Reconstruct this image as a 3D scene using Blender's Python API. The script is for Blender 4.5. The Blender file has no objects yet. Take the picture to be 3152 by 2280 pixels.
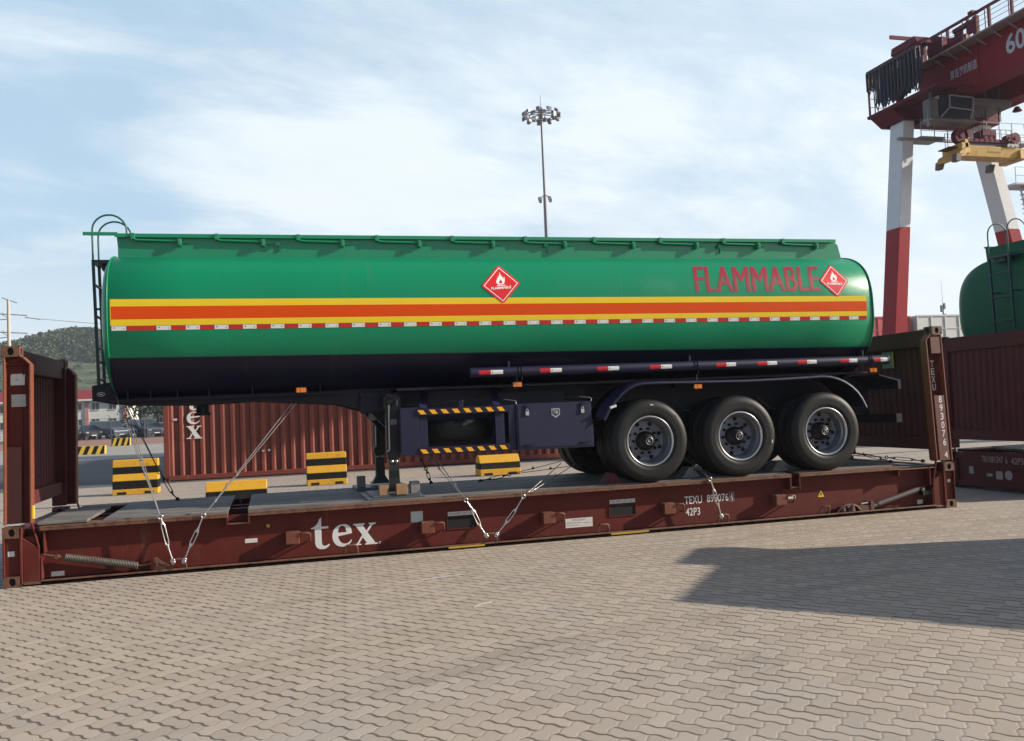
import bpy, bmesh, math, random
from math import sin, cos, pi, radians, sqrt
from mathutils import Vector, Matrix
random.seed(7)
SC = bpy.context.scene
COL = SC.collection

# ------------------------------------------------------------------ camera
CAM = Vector((2.792, -10.704, 1.688))
cd = bpy.data.cameras.new('camera'); cam = bpy.data.objects.new('camera', cd); COL.objects.link(cam)
cd.sensor_width = 36.0; cd.lens = 36.0 * 2750.0 / 3152.0; cd.clip_start = 0.1; cd.clip_end = 6000
def cam_axes(yaw, pitch, roll):
    f = Vector((sin(yaw) * cos(pitch), cos(yaw) * cos(pitch), sin(pitch)))
    r = Vector((cos(yaw), -sin(yaw), 0)); u = r.cross(f)
    return r * cos(roll) + u * sin(roll), -r * sin(roll) + u * cos(roll), f
_r, _u, _f = cam_axes(radians(15.285), radians(2.393), radians(-2.505))
cam.matrix_world = Matrix(((_r.x, _u.x, -_f.x, CAM.x), (_r.y, _u.y, -_f.y, CAM.y), (_r.z, _u.z, -_f.z, CAM.z), (0, 0, 0, 1)))
SC.camera = cam

# ------------------------------------------------------------------ node helper
class E:
    """tiny expression wrapper around math nodes"""
    def __init__(s, nt, sock): s.nt, s.s = nt, sock
    def _b(s, op, o=None, o2=None):
        n = s.nt.nodes.new('ShaderNodeMath'); n.operation = op
        for k, v in enumerate((s, o, o2)):
            if v is None: continue
            if isinstance(v, E): s.nt.links.new(v.s, n.inputs[k])
            else: n.inputs[k].default_value = v
        return E(s.nt, n.outputs[0])
    def __add__(s, o): return s._b('ADD', o)
    def __radd__(s, o): return s._b('ADD', o)
    def __sub__(s, o): return s._b('SUBTRACT', o)
    def __rsub__(s, o): return (s * -1.0) + o
    def __mul__(s, o): return s._b('MULTIPLY', o)
    def __rmul__(s, o): return s._b('MULTIPLY', o)
    def __truediv__(s, o): return s._b('DIVIDE', o)
    def floor(s): return s._b('FLOOR')
    def fract(s): return s._b('FRACT')
    def abs(s): return s._b('ABSOLUTE')
    def min(s, o): return s._b('MINIMUM', o)
    def max(s, o): return s._b('MAXIMUM', o)
    def gt(s, o): return s._b('GREATER_THAN', o)
    def lt(s, o): return s._b('LESS_THAN', o)
    def mod(s, o): return s._b('FLOORED_MODULO', o)
    def pow(s, o): return s._b('POWER', o)
    def eq(s, o): return s._b('COMPARE', o, 0.1)
def smooth(e, a, b):
    n = e.nt.nodes.new('ShaderNodeMapRange'); n.interpolation_type = 'SMOOTHSTEP'
    e.nt.links.new(e.s, n.inputs[0]); n.inputs[1].default_value = a; n.inputs[2].default_value = b
    return E(e.nt, n.outputs[0])
def noise(nt, vec, scale, detail=4, rough=0.55, dist=0.0):
    n = nt.nodes.new('ShaderNodeTexNoise'); n.inputs['Scale'].default_value = scale
    n.inputs['Detail'].default_value = detail; n.inputs['Roughness'].default_value = rough; n.inputs['Distortion'].default_value = dist
    if vec is not None: nt.links.new(vec, n.inputs['Vector'])
    return E(nt, n.outputs[0])
def combine(nt, x, y, z):
    n = nt.nodes.new('ShaderNodeCombineXYZ')
    for k, v in enumerate((x, y, z)):
        if isinstance(v, E): nt.links.new(v.s, n.inputs[k])
        else: n.inputs[k].default_value = v
    return n.outputs[0]
def sepxyz(nt, vec):
    n = nt.nodes.new('ShaderNodeSeparateXYZ'); nt.links.new(vec, n.inputs[0])
    return [E(nt, n.outputs[k]) for k in range(3)]
def mixc(nt, fac, a, b, mode='MIX'):
    n = nt.nodes.new('ShaderNodeMix'); n.data_type = 'RGBA'; n.blend_type = mode
    if isinstance(fac, E): nt.links.new(fac.s, n.inputs[0])
    else: n.inputs[0].default_value = fac
    for k, v in ((6, a), (7, b)):
        if isinstance(v, (tuple, list)): n.inputs[k].default_value = (v[0], v[1], v[2], 1)
        else: nt.links.new(v, n.inputs[k])
    return n.outputs[2]

# ------------------------------------------------------------------ world and sun
SUN = Vector((1.0, -0.26, 0.45)).normalized()
w = bpy.data.worlds.new('World'); SC.world = w; w.use_nodes = True
nt = w.node_tree; nt.nodes.clear()
out = nt.nodes.new('ShaderNodeOutputWorld'); bg = nt.nodes.new('ShaderNodeBackground'); bg.inputs[1].default_value = 0.10
sky = nt.nodes.new('ShaderNodeTexSky'); sky.sky_type = 'NISHITA'; sky.sun_disc = False
sky.sun_elevation = math.asin(SUN.z); sky.sun_rotation = math.atan2(SUN.x, SUN.y); sky.air_density = 1.0; sky.dust_density = 1.2; sky.ozone_density = 1.6
tc = nt.nodes.new('ShaderNodeTexCoord')
dx, dy, dz = sepxyz(nt, tc.outputs['Generated'])
# cloud sheet: direction projected on a high plane, so clouds shrink towards the horizon
k = dz.max(0.0) + 0.22
cv = combine(nt, dx / k, dy / k, 0.0)
cs = combine(nt, dx / k * 0.75 + dy / k * 0.5, dy / k * 1.5 - dx / k * 0.55, 0.0)      # wind-drawn streaks
n1 = noise(nt, cs, 1.1, 9, 0.60, 0.55); n2 = noise(nt, cs, 3.4, 9, 0.66, 0.4)
def blob(cx, cy, cz, s):   # a cloud bank standing in one direction
    d = (dx - cx).pow(2.0) + (dy - cy).pow(2.0) + (dz - cz).pow(2.0)*1.8
    return smooth(d, s, 0.0)
def cdir(px, py):
    v = _f + _r * ((px - 1576) / 2750.0) - _u * ((py - 1140) / 2750.0); return v.normalized()
c1 = cdir(900, 480); c2 = cdir(1300, 560); c3 = cdir(1900, 400); c4 = cdir(2500, 500); c5 = cdir(700, 180)
bank = blob(c1.x, c1.y, c1.z, 0.035) * 0.15 + blob(c2.x, c2.y, c2.z, 0.03) * 0.10 + blob(c3.x, c3.y, c3.z, 0.012) * 0.09 + blob(c4.x, c4.y, c4.z, 0.02) * 0.06
cl = n1 * 0.76 + n2 * 0.24 + bank
mask = smooth(cl, 0.42, 0.72)
hz = smooth(dz, 0.30, 0.0)            # thin veil thickening to the horizon
cover = (mask * 0.68 + 0.25).max(hz * 0.92)
side = smooth(dx, -0.2, 0.75)         # veil is denser towards the sun
cover = (cover + side * 0.28).min(0.97)
open_ = smooth(dz, 0.40, 0.62).max(smooth(dy, 0.15, -0.35))      # clear deep blue overhead and behind the camera
back_ = smooth(dy, 0.15, -0.35)
cover = cover * (1.0 - (open_ * 0.80).max(back_ * 0.97))
ccol = mixc(nt, n2, (5.7, 6.5, 7.1), (6.8, 7.2, 7.4))
skb = mixc(nt, (1.0 - open_) * 0.6, sky.outputs[0], (2.7, 4.75, 6.5))
col = mixc(nt, cover, skb, ccol)
nt.links.new(col, bg.inputs[0]); nt.links.new(bg.outputs[0], out.inputs[0])
sd = bpy.data.lights.new('sun', 'SUN'); sd.energy = 5.0; sd.angle = radians(0.55); sd.color = (1.0, 0.90, 0.76)
sun = bpy.data.objects.new('sun', sd); COL.objects.link(sun); sun.rotation_euler = SUN.to_track_quat('Z', 'Y').to_euler(); sun.location = (30, -20, 30)
SC.view_settings.view_transform = 'Standard'; SC.view_settings.look = 'None'; SC.view_settings.exposure = 0.56; SC.view_settings.gamma = 1.0

# ------------------------------------------------------------------ materials
MATS = {}
def mat(name, color, rough=0.5, metal=0.0, var=0.12, vscale=3.0, coat=0.0, bump=0.0, bscale=40.0, dirt=None, dirt_amt=0.0, dirt_scale=2.0, spec=0.5, emit=None, streak=None, streak_amt=0.5):
    if name in MATS: return MATS[name]
    m = bpy.data.materials.new(name); m.use_nodes = True; nt = m.node_tree
    b = nt.nodes['Principled BSDF']
    b.inputs['Roughness'].default_value = rough; b.inputs['Metallic'].default_value = metal
    b.inputs['Coat Weight'].default_value = coat; b.inputs['Coat Roughness'].default_value = 0.08
    b.inputs['Specular IOR Level'].default_value = spec
    tc = nt.nodes.new('ShaderNodeTexCoord'); ob = tc.outputs['Object']
    if var > 0:
        n = noise(nt, ob, vscale, 5, 0.6)
        f = (n - 0.5) * (2.0 * var) + 1.0
        c = mixc(nt, 1.0, color, combine(nt, f, f, f), 'MULTIPLY')
        if dirt:
            d = smooth(noise(nt, ob, dirt_scale, 8, 0.7), 0.62 - dirt_amt * 0.3, 0.78 - dirt_amt * 0.25)
            c = mixc(nt, d * min(1.0, dirt_amt + 0.25), c, dirt)
            r = d * 0.35 + rough; nt.links.new(r.s, b.inputs['Roughness'])
        if streak:      # rust and dirt runs, drawn downwards
            X_, Y_, Z_ = sepxyz(nt, ob)
            s1 = smooth(noise(nt, combine(nt, X_ * 9.0, Y_ * 9.0, Z_ * 0.8), 1.0, 5, 0.65), 0.56, 0.72)
            s2 = smooth(noise(nt, ob, 0.7, 3), 0.42, 0.62)
            c = mixc(nt, s1 * s2 * streak_amt, c, streak)
        nt.links.new(c, b.inputs['Base Color'])
    else: b.inputs['Base Color'].default_value = (*color, 1)
    if bump > 0:
        bn = nt.nodes.new('ShaderNodeBump'); bn.inputs['Strength'].default_value = bump; bn.inputs['Distance'].default_value = 0.01
        h = noise(nt, ob, bscale, 4, 0.6); nt.links.new(h.s, bn.inputs['Height']); nt.links.new(bn.outputs[0], b.inputs['Normal'])
    if emit: b.inputs['Emission Color'].default_value = (*emit, 1); b.inputs['Emission Strength'].default_value = 1
    MATS[name] = m
    return m
def stripe_mat(name, cA, cB, period, axis=2, off=0.0, skew=0.0, duty=0.5, rough=0.5, skew_axis=0):
    """painted bands along one object axis"""
    m = bpy.data.materials.new(name); m.use_nodes = True; nt = m.node_tree; b = nt.nodes['Principled BSDF']
    tc = nt.nodes.new('ShaderNodeTexCoord'); xyz = sepxyz(nt, tc.outputs['Object'])
    t = ((xyz[axis] + xyz[skew_axis] * skew + off) / period).fract().lt(duty)
    n = (noise(nt, tc.outputs['Object'], 6.0, 6, 0.7) - 0.5) * 0.5 + 1.0
    c = mixc(nt, t, cA, cB); c = mixc(nt, 1.0, c, combine(nt, n, n, n), 'MULTIPLY')
    nt.links.new(c, b.inputs['Base Color']); b.inputs['Roughness'].default_value = rough
    MATS[name] = m
    return m

GREEN = mat('green_paint', (0.004, 0.205, 0.094), 0.34, coat=0.35, var=0.07, vscale=0.8, bump=0.03, bscale=2.5)
NAVY = mat('navy_paint', (0.006, 0.0055, 0.018), 0.5, coat=0.0, spec=0.3, var=0.15, vscale=5)
NAVYL = mat('navy_box_paint', (0.0085, 0.0085, 0.034), 0.5, coat=0.0, spec=0.35, var=0.18, vscale=6, bump=0.05, bscale=20)
BLACKP = mat('black_frame_paint', (0.008, 0.008, 0.010), 0.5, var=0.2)
YEL = mat('yellow_stripe', (0.70, 0.49, 0.022), 0.4, var=0.07, vscale=1.5, spec=0.2, dirt=(.5, .36, .08), dirt_amt=.1)
ORG = mat('orange_stripe', (0.60, 0.062, 0.003), 0.4, spec=0.15, var=0.06, vscale=1.3)
REDT = mat('red_reflective', (0.45, 0.01, 0.012), 0.3, var=0.1, vscale=30)
WHT = mat('white_reflective', (0.62, 0.62, 0.60), 0.35, var=0.06, vscale=20)
REDL = mat('red_lettering', (0.27, 0.010, 0.022), 0.4, coat=0.2, var=0.05)
SIGNR = mat('sign_red', (0.66, 0.012, 0.012), 0.35, coat=0.2, var=0.05)
SIGNW = mat('sign_white', (0.82, 0.80, 0.77), 0.4, var=0.03)
AMB = mat('amber_lens', (0.62, 0.16, 0.008), 0.2, coat=0.4, var=0.1, vscale=40)
RUB = mat('tyre_rubber', (0.014, 0.014, 0.0145), 0.5, var=0.3, vscale=6, bump=0.1, bscale=60, dirt=(0.035, 0.033, 0.029), dirt_amt=0.25, dirt_scale=5, spec=0.22)
SIL = mat('silver_rim', (0.42, 0.43, 0.46), 0.34, metal=0.85, var=0.1, vscale=10)
HUB = mat('hub_black', (0.006, 0.006, 0.007), 0.55, var=0.1, spec=0.2)
CHR = mat('galvanised_steel', (0.62, 0.62, 0.62), 0.28, metal=1.0, var=0.12, vscale=30)
CABLE = mat('dark_cable', (0.045, 0.042, 0.045), 0.45, metal=0.6, var=0.2, vscale=40)
RUST = (0.11, 0.045, 0.022)
RACK = mat('rack_brown_paint', (0.095, 0.0145, 0.011), 0.6, var=0.30, vscale=2.5, bump=0.12, bscale=14, spec=0.2, dirt=(0.105, 0.036, 0.021), dirt_amt=0.38, dirt_scale=6.0, streak=(0.15, 0.062, 0.030), streak_amt=0.55)
RACKE = mat('rack_edge_worn', (0.135, 0.060, 0.035), 0.6, var=0.5, vscale=14, bump=0.2, bscale=30, dirt=(0.045, 0.025, 0.018), dirt_amt=0.5, dirt_scale=9)
RACKD = mat('rack_end_dark', (0.085, 0.016, 0.017), 0.65, var=0.3, vscale=2.0, bump=0.1, bscale=10, spec=0.25, dirt=(0.028, 0.014, 0.015), dirt_amt=0.2)
DECK = None
DARK = mat('hollow_shade', (0.006, 0.006, 0.007), 0.9, var=0.0)  # near-black colour standing in for the shade inside holes and slots
LET = mat('white_lettering', (0.60, 0.60, 0.58), 0.5, var=0.15, vscale=12)
LETD = mat('grey_lettering', (0.36, 0.34, 0.33), 0.6, var=0.2, vscale=12)
STK = mat('sticker_white', (0.55, 0.54, 0.52), 0.45, var=0.10, vscale=25)
STKY = mat('sticker_yellow', (0.7, 0.5, 0.02), 0.45, var=0.1)
INK = mat('black_ink', (0.02, 0.02, 0.02), 0.5, var=0.0)
INKR = mat('red_ink', (0.35, 0.03, 0.03), 0.5, var=0.0)
WOOD = mat('raw_timber', (0.30, 0.17, 0.085), 0.75, var=0.3, vscale=14, bump=0.2, bscale=30)
WOODG = mat('grey_timber', (0.20, 0.19, 0.18), 0.8, var=0.3, vscale=14, bump=0.2, bscale=30)
STEELG = mat('grey_steel_plate', (0.085, 0.095, 0.105), 0.5, metal=0.3, var=0.3, vscale=7)
CRED = mat('crane_red_paint', (0.20, 0.005, 0.014), 0.6, var=0.18, vscale=0.6, spec=0.15, dirt=(0.09, 0.02, 0.02), dirt_amt=0.2, dirt_scale=0.8, streak=(0.10, 0.03, 0.03), streak_amt=0.5)
CREDD = mat('crane_machine_red', (0.11, 0.006, 0.022), 0.6, spec=0.15, var=0.2, vscale=1)
CWHT = mat('crane_white_paint', (0.62, 0.63, 0.66), 0.5, var=0.06, vscale=0.7, dirt=(0.35, 0.33, 0.32), dirt_amt=0.1, dirt_scale=1.2, streak=(0.32, 0.24, 0.19), streak_amt=0.4)
CYEL = mat('spreader_yellow', (0.55, 0.33, 0.055), 0.5, var=0.2, vscale=2, dirt=(0.16, 0.08, 0.03), dirt_amt=0.35, dirt_scale=3)
CGREY = mat('cabin_grey', (0.085, 0.072, 0.075), 0.5, var=0.12, vscale=2)
CDARK = mat('festoon_dark', (0.028, 0.028, 0.05), 0.6, var=0.2)
GLASS = mat('dark_glass', (0.02, 0.028, 0.035), 0.08, var=0.0, spec=0.8)
CONC = mat('concrete_block', (0.30, 0.28, 0.26), 0.85, var=0.2, vscale=8, bump=0.2)
POLE = mat('grey_pole', (0.21, 0.21, 0.24), 0.5, metal=0.2, var=0.08)
POLEC = mat('concrete_pole', (0.42, 0.38, 0.33), 0.8, var=0.1)
LEAF = mat('foliage', (0.040, 0.070, 0.026), 0.8, var=0.55, vscale=0.9)
BARK = mat('bark', (0.07, 0.05, 0.04), 0.9, var=0.3, vscale=8)

# ------------------------------------------------------------------ mesh building
def wloc(o):
    v = Vector((0, 0, 0))
    while o is not None: v = v + o.location; o = o.parent
    return v
class MB:
    """collects shapes in world coordinates; build() links them as ONE mesh object"""
    def __init__(s): s.v = []; s.f = []; s.m = []; s.sm = []; s.mi = 0
    def add(s, vs, fs, smooth=False, mi=None):
        b = len(s.v); s.v += [tuple(p) for p in vs]
        for f in fs: s.f.append([i + b for i in f]); s.m.append(s.mi if mi is None else mi); s.sm.append(smooth)
    def box(s, x0, x1, y0, y1, z0, z1, mi=None):
        if x0 > x1: x0, x1 = x1, x0
        if y0 > y1: y0, y1 = y1, y0
        if z0 > z1: z0, z1 = z1, z0
        s.add([(x0, y0, z0), (x1, y0, z0), (x1, y1, z0), (x0, y1, z0), (x0, y0, z1), (x1, y0, z1), (x1, y1, z1), (x0, y1, z1)],
              [(0, 3, 2, 1), (4, 5, 6, 7), (0, 1, 5, 4), (1, 2, 6, 5), (2, 3, 7, 6), (3, 0, 4, 7)], mi=mi)
    def hexa(s, lo, hi, mi=None):
        s.add(list(lo) + list(hi), [(0, 3, 2, 1), (4, 5, 6, 7), (0, 1, 5, 4), (1, 2, 6, 5), (2, 3, 7, 6), (3, 0, 4, 7)], mi=mi)
    def beam(s, a, b, w, h, up=(0, 0, 1), w2=None, h2=None, mi=None):
        a, b = Vector(a), Vector(b); d = (b - a).normalized(); up = Vector(up)
        if abs(d.dot(up)) > 0.98: up = Vector((0, 1, 0))
        sx = d.cross(up).normalized(); u = sx.cross(d).normalized()
        w2 = w2 or w; h2 = h2 or h
        q = lambda p, ww, hh: [p - sx * ww / 2 - u * hh / 2, p + sx * ww / 2 - u * hh / 2, p + sx * ww / 2 + u * hh / 2, p - sx * ww / 2 + u * hh / 2]
        s.hexa(q(a, w, h), q(b, w2, h2), mi)
    def cyl(s, a, b, r, n=16, r2=None, mi=None, smooth=True, cap=True):
        a, b = Vector(a), Vector(b); d = (b - a).normalized(); r2 = r if r2 is None else r2
        t = Vector((0, 0, 1)) if abs(d.z) < 0.9 else Vector((1, 0, 0))
        e1 = d.cross(t).normalized(); e2 = d.cross(e1)
        A = [a + (e1 * cos(2 * pi * i / n) + e2 * sin(2 * pi * i / n)) * r for i in range(n)]
        B = [b + (e1 * cos(2 * pi * i / n) + e2 * sin(2 * pi * i / n)) * r2 for i in range(n)]
        s.add(A + B, [(i, n + i, n + (i + 1) % n, (i + 1) % n) for i in range(n)], smooth, mi)
        if cap: s.add(A, [list(range(n))], False, mi); s.add(B, [list(range(n))[::-1]], False, mi)
    def tube(s, pts, r, n=8, mi=None, closed=False):
        P = [Vector(p) for p in pts]; N = len(P); rings = []
        prev = None
        for i in range(N):
            if closed: d = (P[(i + 1) % N] - P[i - 1]).normalized()
            else: d = (P[min(i + 1, N - 1)] - P[max(i - 1, 0)]).normalized()
            if prev is None:
                t = Vector((0, 0, 1)) if abs(d.z) < 0.9 else Vector((1, 0, 0)); e1 = d.cross(t).normalized()
            else: e1 = (prev - d * prev.dot(d)).normalized()
            prev = e1; e2 = d.cross(e1)
            rings.append([P[i] + (e1 * cos(2 * pi * k / n) + e2 * sin(2 * pi * k / n)) * r for k in range(n)])
        vs = [p for R_ in rings for p in R_]; fs = []
        for i in range(N if closed else N - 1):
            a, b = i * n, ((i + 1) % N) * n
            fs += [(a + k, b + k, b + (k + 1) % n, a + (k + 1) % n) for k in range(n)]
        s.add(vs, fs, True, mi)
        if not closed: s.add(rings[0], [list(range(n))[::-1]], False, mi); s.add(rings[-1], [list(range(n))], False, mi)
    def lathe(s, prof, c, axis='y', n=48, mi=None, sgn=1):
        """prof = [(radius, offset along axis)]"""
        vs = []; N = len(prof)
        for (r, o) in prof:
            for k in range(n):
                a = 2 * pi * k / n
                if axis == 'y': vs.append((c[0] + r * cos(a), c[1] + sgn * o, c[2] + r * sin(a)))
                elif axis == 'z': vs.append((c[0] + r * cos(a), c[1] + r * sin(a), c[2] + o))
                else: vs.append((c[0] + sgn * o, c[1] + r * cos(a), c[2] + r * sin(a)))
        fs = []
        for i in range(N - 1):
            fs += [(i * n + k, i * n + (k + 1) % n, (i + 1) * n + (k + 1) % n, (i + 1) * n + k) for k in range(n)]
        s.add(vs, fs, True, mi)
    def prism(s, poly, axis, a, b, mi=None):
        """extrude a 2D polygon: axis 'y' -> (x,z), 'x' -> (y,z), 'z' -> (x,y)"""
        n = len(poly)
        def p3(p, t): return (p[0], t, p[1]) if axis == 'y' else ((t, p[0], p[1]) if axis == 'x' else (p[0], p[1], t))
        s.add([p3(p, a) for p in poly] + [p3(p, b) for p in poly],
              [list(range(n)), list(range(n, 2 * n))[::-1]] + [(i, n + i, n + (i + 1) % n, (i + 1) % n) for i in range(n)], mi=mi)
    def sweep(s, path, sec, mi=None, smooth=True, closed_sec=True):
        """path in XZ as [(x,z,nx,nz)], sec = [(offset along normal, y)]"""
        vs = []; m = len(sec)
        for (x, z, nx, nz) in path:
            for (o, y) in sec: vs.append((x + nx * o, y, z + nz * o))
        fs = []
        for i in range(len(path) - 1):
            for k in range(m if closed_sec else m - 1): fs.append((i * m + k, i * m + (k + 1) % m, (i + 1) * m + (k + 1) % m, (i + 1) * m + k))
        s.add(vs, fs, smooth, mi)
        s.add(vs[:m], [list(range(m))], False, mi); s.add(vs[-m:], [list(range(m))[::-1]], False, mi)
    def build(s, name, mats, parent=None, bevel=0.0, label=None, seg=1, sub=0):
        o0 = wloc(parent) if parent is not None else Vector((0, 0, 0))
        me = bpy.data.meshes.new(name); me.from_pydata([(p[0] - o0.x, p[1] - o0.y, p[2] - o0.z) for p in s.v], [], s.f)
        if not isinstance(mats, (list, tuple)): mats = [mats]
        for m in mats: me.materials.append(m)
        me.polygons.foreach_set('material_index', s.m); me.polygons.foreach_set('use_smooth', s.sm)
        bm = bmesh.new(); bm.from_mesh(me); bmesh.ops.recalc_face_normals(bm, faces=bm.faces[:]); bm.to_mesh(me); bm.free()
        o = bpy.data.objects.new(name, me); COL.objects.link(o)
        if parent is not None: o.parent = parent
        if bevel > 0:
            b = o.modifiers.new('bevel', 'BEVEL'); b.width = bevel; b.segments = seg; b.limit_method = 'ANGLE'; b.angle_limit = radians(40)
        if label: o['label'] = label
        return o
def thing(name, label, cat, loc=(0, 0, 0), group=None, kind=None):
    o = bpy.data.objects.new(name, None); COL.objects.link(o); o.location = loc; o.empty_display_size = 0.3
    return tag(o, label, cat, group, kind)
def tag(o, label=None, cat=None, group=None, kind=None):
    if label: o['label'] = label
    if cat: o['category'] = cat
    if group: o['group'] = group
    if kind: o['kind'] = kind
    return o
def copy_tree(o, loc=None, parent=None):
    c = o.copy(); COL.objects.link(c)
    if parent is not None: c.parent = parent
    if loc is not None: c.location = loc
    for ch in list(o.children): copy_tree(ch, None, c)
    return c
def arc(cx, cz, r, a0, a1, n):
    return [(cx + r * cos(radians(a0 + (a1 - a0) * i / n)), cz + r * sin(radians(a0 + (a1 - a0) * i / n))) for i in range(n + 1)]
def pl(x, z, Y):
    """a point measured on the front plane y=0 carried back to depth Y"""
    return (x + (x - CAM.x) / 10.704 * Y, z + (z - CAM.z) / 10.704 * Y)

def curve_mesh(cu, name):
    o = bpy.data.objects.new(name, cu); COL.objects.link(o); bpy.context.view_layer.update()
    me = bpy.data.meshes.new_from_object(o.evaluated_get(bpy.context.evaluated_depsgraph_get()))
    bpy.data.objects.remove(o); return me
def text_mesh(txt, size=1.0, bold=0.0, spacing=1.0, vertical=False):
    cu = bpy.data.curves.new('lettering', 'FONT'); cu.body = txt; cu.size = size; cu.offset = bold; cu.space_character = spacing
    cu.resolution_u = 3; me = curve_mesh(cu, 'lettering'); bpy.data.curves.remove(cu); return me
def outline_mesh(contours):
    cu = bpy.data.curves.new('outline', 'CURVE'); cu.dimensions = '2D'; cu.fill_mode = 'BOTH'
    for c in contours:
        sp = cu.splines.new('POLY'); sp.points.add(len(c) - 1); sp.use_cyclic_u = True
        for i, p in enumerate(c): sp.points[i].co = (p[0], p[1], 0, 1)
    me = curve_mesh(cu, 'outline'); bpy.data.curves.remove(cu); return me
def fit_mesh(me, u0, u1, v0, v1):
    """scale a flat mesh to the rectangle"""
    xs = [v.co.x for v in me.vertices]; ys = [v.co.y for v in me.vertices]
    if not xs: return me
    a, b, c, d = min(xs), max(xs), min(ys), max(ys)
    for v in me.vertices:
        v.co.x = u0 + (v.co.x - a) / max(b - a, 1e-6) * (u1 - u0); v.co.y = v0 + (v.co.y - c) / max(d - c, 1e-6) * (v1 - v0)
    return me
def place(me, fn, name, m, parent=None, slice_v=None, label=None):
    """carry a flat mesh (u,v) to world with fn(u,v); parent coordinates are removed"""
    if slice_v:
        bm = bmesh.new(); bm.from_mesh(me); ys = [v.co.y for v in bm.verts]; y = min(ys) + slice_v
        while y < max(ys):
            bmesh.ops.bisect_plane(bm, geom=bm.verts[:] + bm.edges[:] + bm.faces[:], plane_co=(0, y, 0), plane_no=(0, 1, 0)); y += slice_v
        bm.to_mesh(me); bm.free()
    o0 = wloc(parent) if parent is not None else Vector((0, 0, 0))
    for v in me.vertices: v.co = Vector(fn(v.co.x, v.co.y)) - o0
    me.materials.clear(); me.materials.append(m); me.name = name
    o = bpy.data.objects.new(name, me); COL.objects.link(o)
    if parent is not None: o.parent = parent
    if label: o['label'] = label
    return o
def join_mesh(mes):
    bm = bmesh.new()
    for me in mes: bm.from_mesh(me)
    me = bpy.data.meshes.new('joined'); bm.to_mesh(me); bm.free(); return me
# ================================================================== TANKER
ZC, HH, YC, HW, NE = 2.83, 0.87, 1.22, 1.22, 3.1
def side(z):
    ne = NE if z >= ZC else 2.35
    t = min(0.9995, abs((z - ZC) / HH)); return YC - HW * (1 - t ** ne) ** (1 / ne)
def on_tank(x, z, off=0.0):
    """front-plane measurement (x,z at y=0.1) -> point on the near flank"""
    xx, zz = x, z
    for _ in range(12):
        Y = side(zz); t = (Y - 0.1) / (0.1 - CAM.y); xx = x + (x - CAM.x) * t; zz = min(z + (z - CAM.z) * t, ZC + HH * 0.97)
    y = side(zz); e = 0.01
    n = Vector((0, -1, -(side(zz + e) - side(zz - e)) / (2 * e) * -1)); n = Vector((0, -1.0, (side(zz + e) - side(zz - e)) / (2 * e))).normalized()
    return Vector((xx, y, zz)) + n * off
def ring(x, inset, n=96):
    pts = []
    a, b = HW - inset, HH - inset
    for k in range(n):
        t = 2 * pi * k / n; c, s = cos(t), sin(t); ne = NE if s >= 0 else 2.35
        pts.append((x, YC + a * math.copysign(abs(c) ** (2 / ne), c), ZC + b * math.copysign(abs(s) ** (2 / ne), s)))
    return pts
# two-tone tank paint: navy belly below a straight painted line
def tank_paint(green=None):
    m = bpy.data.materials.new('tank_paint'); m.use_nodes = True; nt = m.node_tree; b = nt.nodes['Principled BSDF']
    tc = nt.nodes.new('ShaderNodeTexCoord'); x, y, z = sepxyz(nt, tc.outputs['Object'])
    line = (z + x * 0.0107).gt(2.387 - 0.64).max(x.lt(1.078 - 6.0)).max(x.gt(11.008 - 6.0))        # object origin stands at (6, 1.22, 0.64)
    n = (noise(nt, tc.outputs['Object'], 0.9, 5, 0.6) - 0.5) * 0.16 + 1.0
    c = mixc(nt, line, (0.006, 0.0055, 0.023), (0.004, 0.205, 0.094) if green is None else green)
    run = smooth(noise(nt, combine(nt, x * 7.0, y * 0.5, z * 0.7), 1.0, 5, 0.6), 0.58, 0.75) * smooth(noise(nt, tc.outputs['Object'], 0.8, 3), 0.4, 0.65)
    c = mixc(nt, 1.0, c, combine(nt, n, n, n), 'MULTIPLY'); c = mixc(nt, run * 0.22, c, (0.10, 0.13, 0.09)); nt.links.new(c, b.inputs['Base Color'])
    dust = smooth(noise(nt, tc.outputs['Object'], 2.2, 8, 0.7), 0.45, 0.8)
    r = dust * 0.16 + 0.34; nt.links.new(r.s, b.inputs['Roughness'])
    b.inputs['Specular IOR Level'].default_value = 0.28; b.inputs['Coat Weight'].default_value = 0.0; b.inputs['Coat Roughness'].default_value = 0.12
    bn = nt.nodes.new('ShaderNodeBump'); bn.inputs['Strength'].default_value = 0.5; bn.inputs['Distance'].default_value = 0.02
    mp = nt.nodes.new('ShaderNodeMapping'); mp.inputs['Scale'].default_value = (0.9, 1.0, 2.2); nt.links.new(tc.outputs['Object'], mp.inputs[0])
    fx = ((x + 0.4) / 1.63).fract(); weld = smooth((fx - 0.5).abs(), 0.494, 0.5) * 0.10
    h = noise(nt, mp.outputs[0], 1.1, 3, 0.5) + weld + noise(nt, tc.outputs['Object'], 7.0, 3, 0.5) * 0.03; nt.links.new(h.s, bn.inputs['Height']); nt.links.new(bn.outputs[0], b.inputs['Normal'])
    return m
TANKP = tank_paint()
tk = thing('tanker_trailer', 'green fuel tanker trailer with yellow and orange stripes, loaded on the brown flat rack', 'tanker trailer', (6.0, 1.22, 0.64))
X0, X1 = 1.085, 11.00
m = MB(); rs = []
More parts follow.
